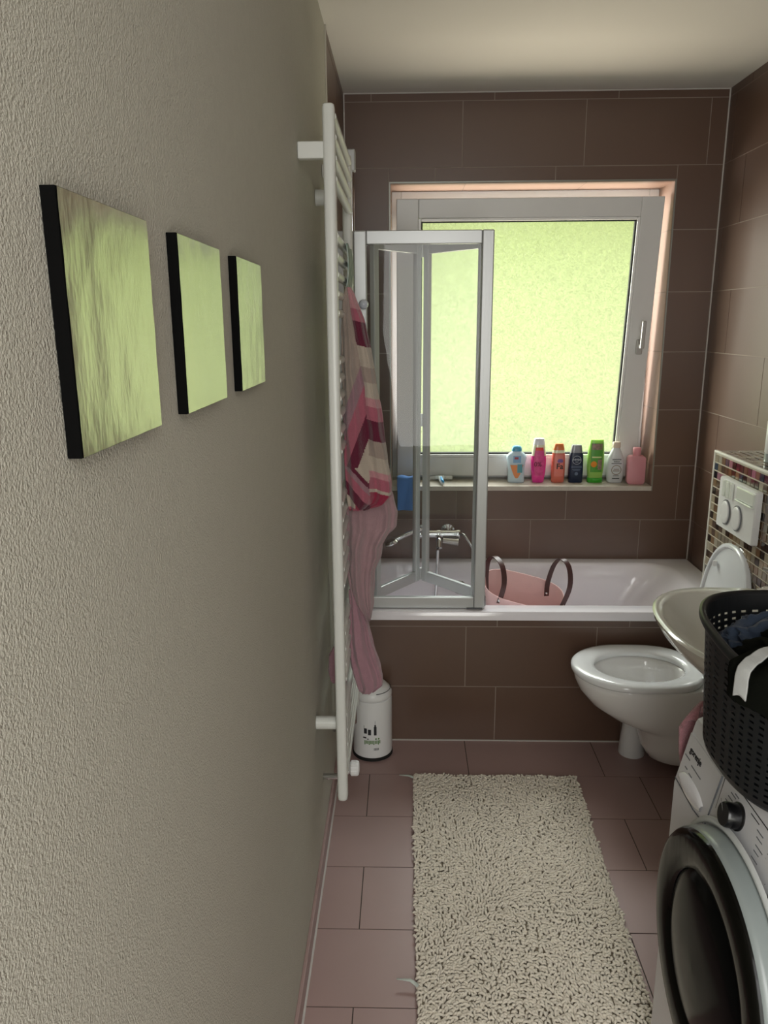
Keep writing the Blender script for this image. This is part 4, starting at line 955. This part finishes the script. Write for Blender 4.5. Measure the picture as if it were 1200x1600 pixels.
bm = bmesh.new(); tube(bm, spline([(.085, 3.585, NZ0+.012), (.13, 3.59, NZ0+.010), (.19, 3.588, NZ0+.012), (.225, 3.58, NZ0+.014)], 14), [.006+.0025*math.sin(PI*i/14)+.003*(i/14) for i in range(15)], 12); obj('handle', bm, WHITE, tb, smooth=True)

# ------------------------------------------------------------------ rug
rg = thing('bath_rug', 'beige shaggy bath rug lying on the brown floor tiles', 'rug', (.32, 2.0, 0))
cor = [Vector((.030, 1.47, 0)), Vector((.604, 1.483, 0)), Vector((.630, 2.514, 0)), Vector((.030, 2.516, 0))]
def rp(u, v): return (cor[0]*(1-u)+cor[1]*u)*(1-v)+(cor[3]*(1-u)+cor[2]*u)*v
bm = bmesh.new(); q = [rp(*a) for a in ((.005, .003), (.995, .003), (.995, .997), (.005, .997))]
loft(bm, [[Vector((p.x, p.y, z)) for p in q] for z in (.0005, .008)])
RUGM = mat('rug_backing', '#8d8370', .95, var=.2)
obj('backing', bm, RUGM, rg)
rs = np.random.RandomState(5); nu_, nv_ = 68, 118; N = nu_*nv_
U, Vv = np.meshgrid((np.arange(nu_)+.5)/nu_, (np.arange(nv_)+.5)/nv_, indexing='ij'); U = U.ravel()+rs.uniform(-.3, .3, N)/nu_; Vv = Vv.ravel()+rs.uniform(-.3, .3, N)/nv_
c = [np.array(k) for k in cor]
base = ((c[0][None]*(1-U[:, None])+c[1][None]*U[:, None])*(1-Vv[:, None])+(c[3][None]*(1-U[:, None])+c[2][None]*U[:, None])*Vv[:, None]); base[:, 2] = .006
ang = rs.uniform(0, 2*PI, N); mean = 2.2*np.sin(base[:, 0]*9+1)+2*np.sin(base[:, 1]*7); ang = mean+rs.normal(0, .8, N)
ln = rs.uniform(.010, .017, N); hh = rs.uniform(.006, .0115, N); K = 5; S = 5; rad = .0033
dirv = np.stack([np.cos(ang), np.sin(ang), 0*ang], 1); side = np.stack([-np.sin(ang), np.cos(ang), 0*ang], 1)
verts = np.zeros((N, K, S, 3))
for k in range(K):
    t = k/(K-1); ctr = base+dirv*(ln*(t-.25))[:, None]; ctr[:, 2] += hh*math.sin(min(1, .15+t*.95)*PI*.72)
    r_ = rad*(.75, 1.05, 1.1, 1.0, .45)[k]
    for s in range(S):
        a = 2*PI*s/S; verts[:, k, s] = ctr+side*(r_*math.cos(a))
        verts[:, k, s, 2] += r_*math.sin(a)
        verts[:, k, s] += dirv*(-r_*math.sin(a)*(.6 if k < 2 else -.3))
verts[..., 2] = np.maximum(verts[..., 2], .002)
fl = []
for k in range(K-1):
    for s in range(S): fl.append((k*S+s, k*S+(s+1) % S, (k+1)*S+(s+1) % S, (k+1)*S+s))
fl = np.array(fl); F = (fl[None]+(np.arange(N)*K*S)[:, None, None]).reshape(-1, 4)
me = bpy.data.meshes.new('pile'); me.vertices.add(N*K*S); me.vertices.foreach_set('co', (verts.reshape(-1, 3)-np.array([.32, 2.0, 0])).ravel())
me.loops.add(F.size); me.loops.foreach_set('vertex_index', F.ravel()); me.polygons.add(len(F)); me.polygons.foreach_set('loop_start', np.arange(0, F.size, 4)); me.update(calc_edges=True); me.validate()
me.shade_smooth(); me.materials.append(mat('rug_pile', '#e6ddcd', .9, var=.2, vscale=90, sheen=.3))
po_ = bpy.data.objects.new('pile', me); COL.objects.link(po_); po_.parent = rg; po_['kind'] = 'stuff'
TAG = mat('rug_tag', '#b9c0b8', .7)
for y_, lz in ((1.585, .022), (2.50, .012)):
    bm = bmesh.new(); path = [(.034, y_, .01), (.015, y_+.01, lz), (-.02, y_+.012, lz*1.1)]
    tube(bm, path, [.006, .005, .002], 8); bmesh.ops.scale(bm, vec=(1, 1, .5), space=Matrix.Translation((0, 0, -lz*.8)), verts=bm.verts); obj('tag_loop', bm, TAG, rg, smooth=True)
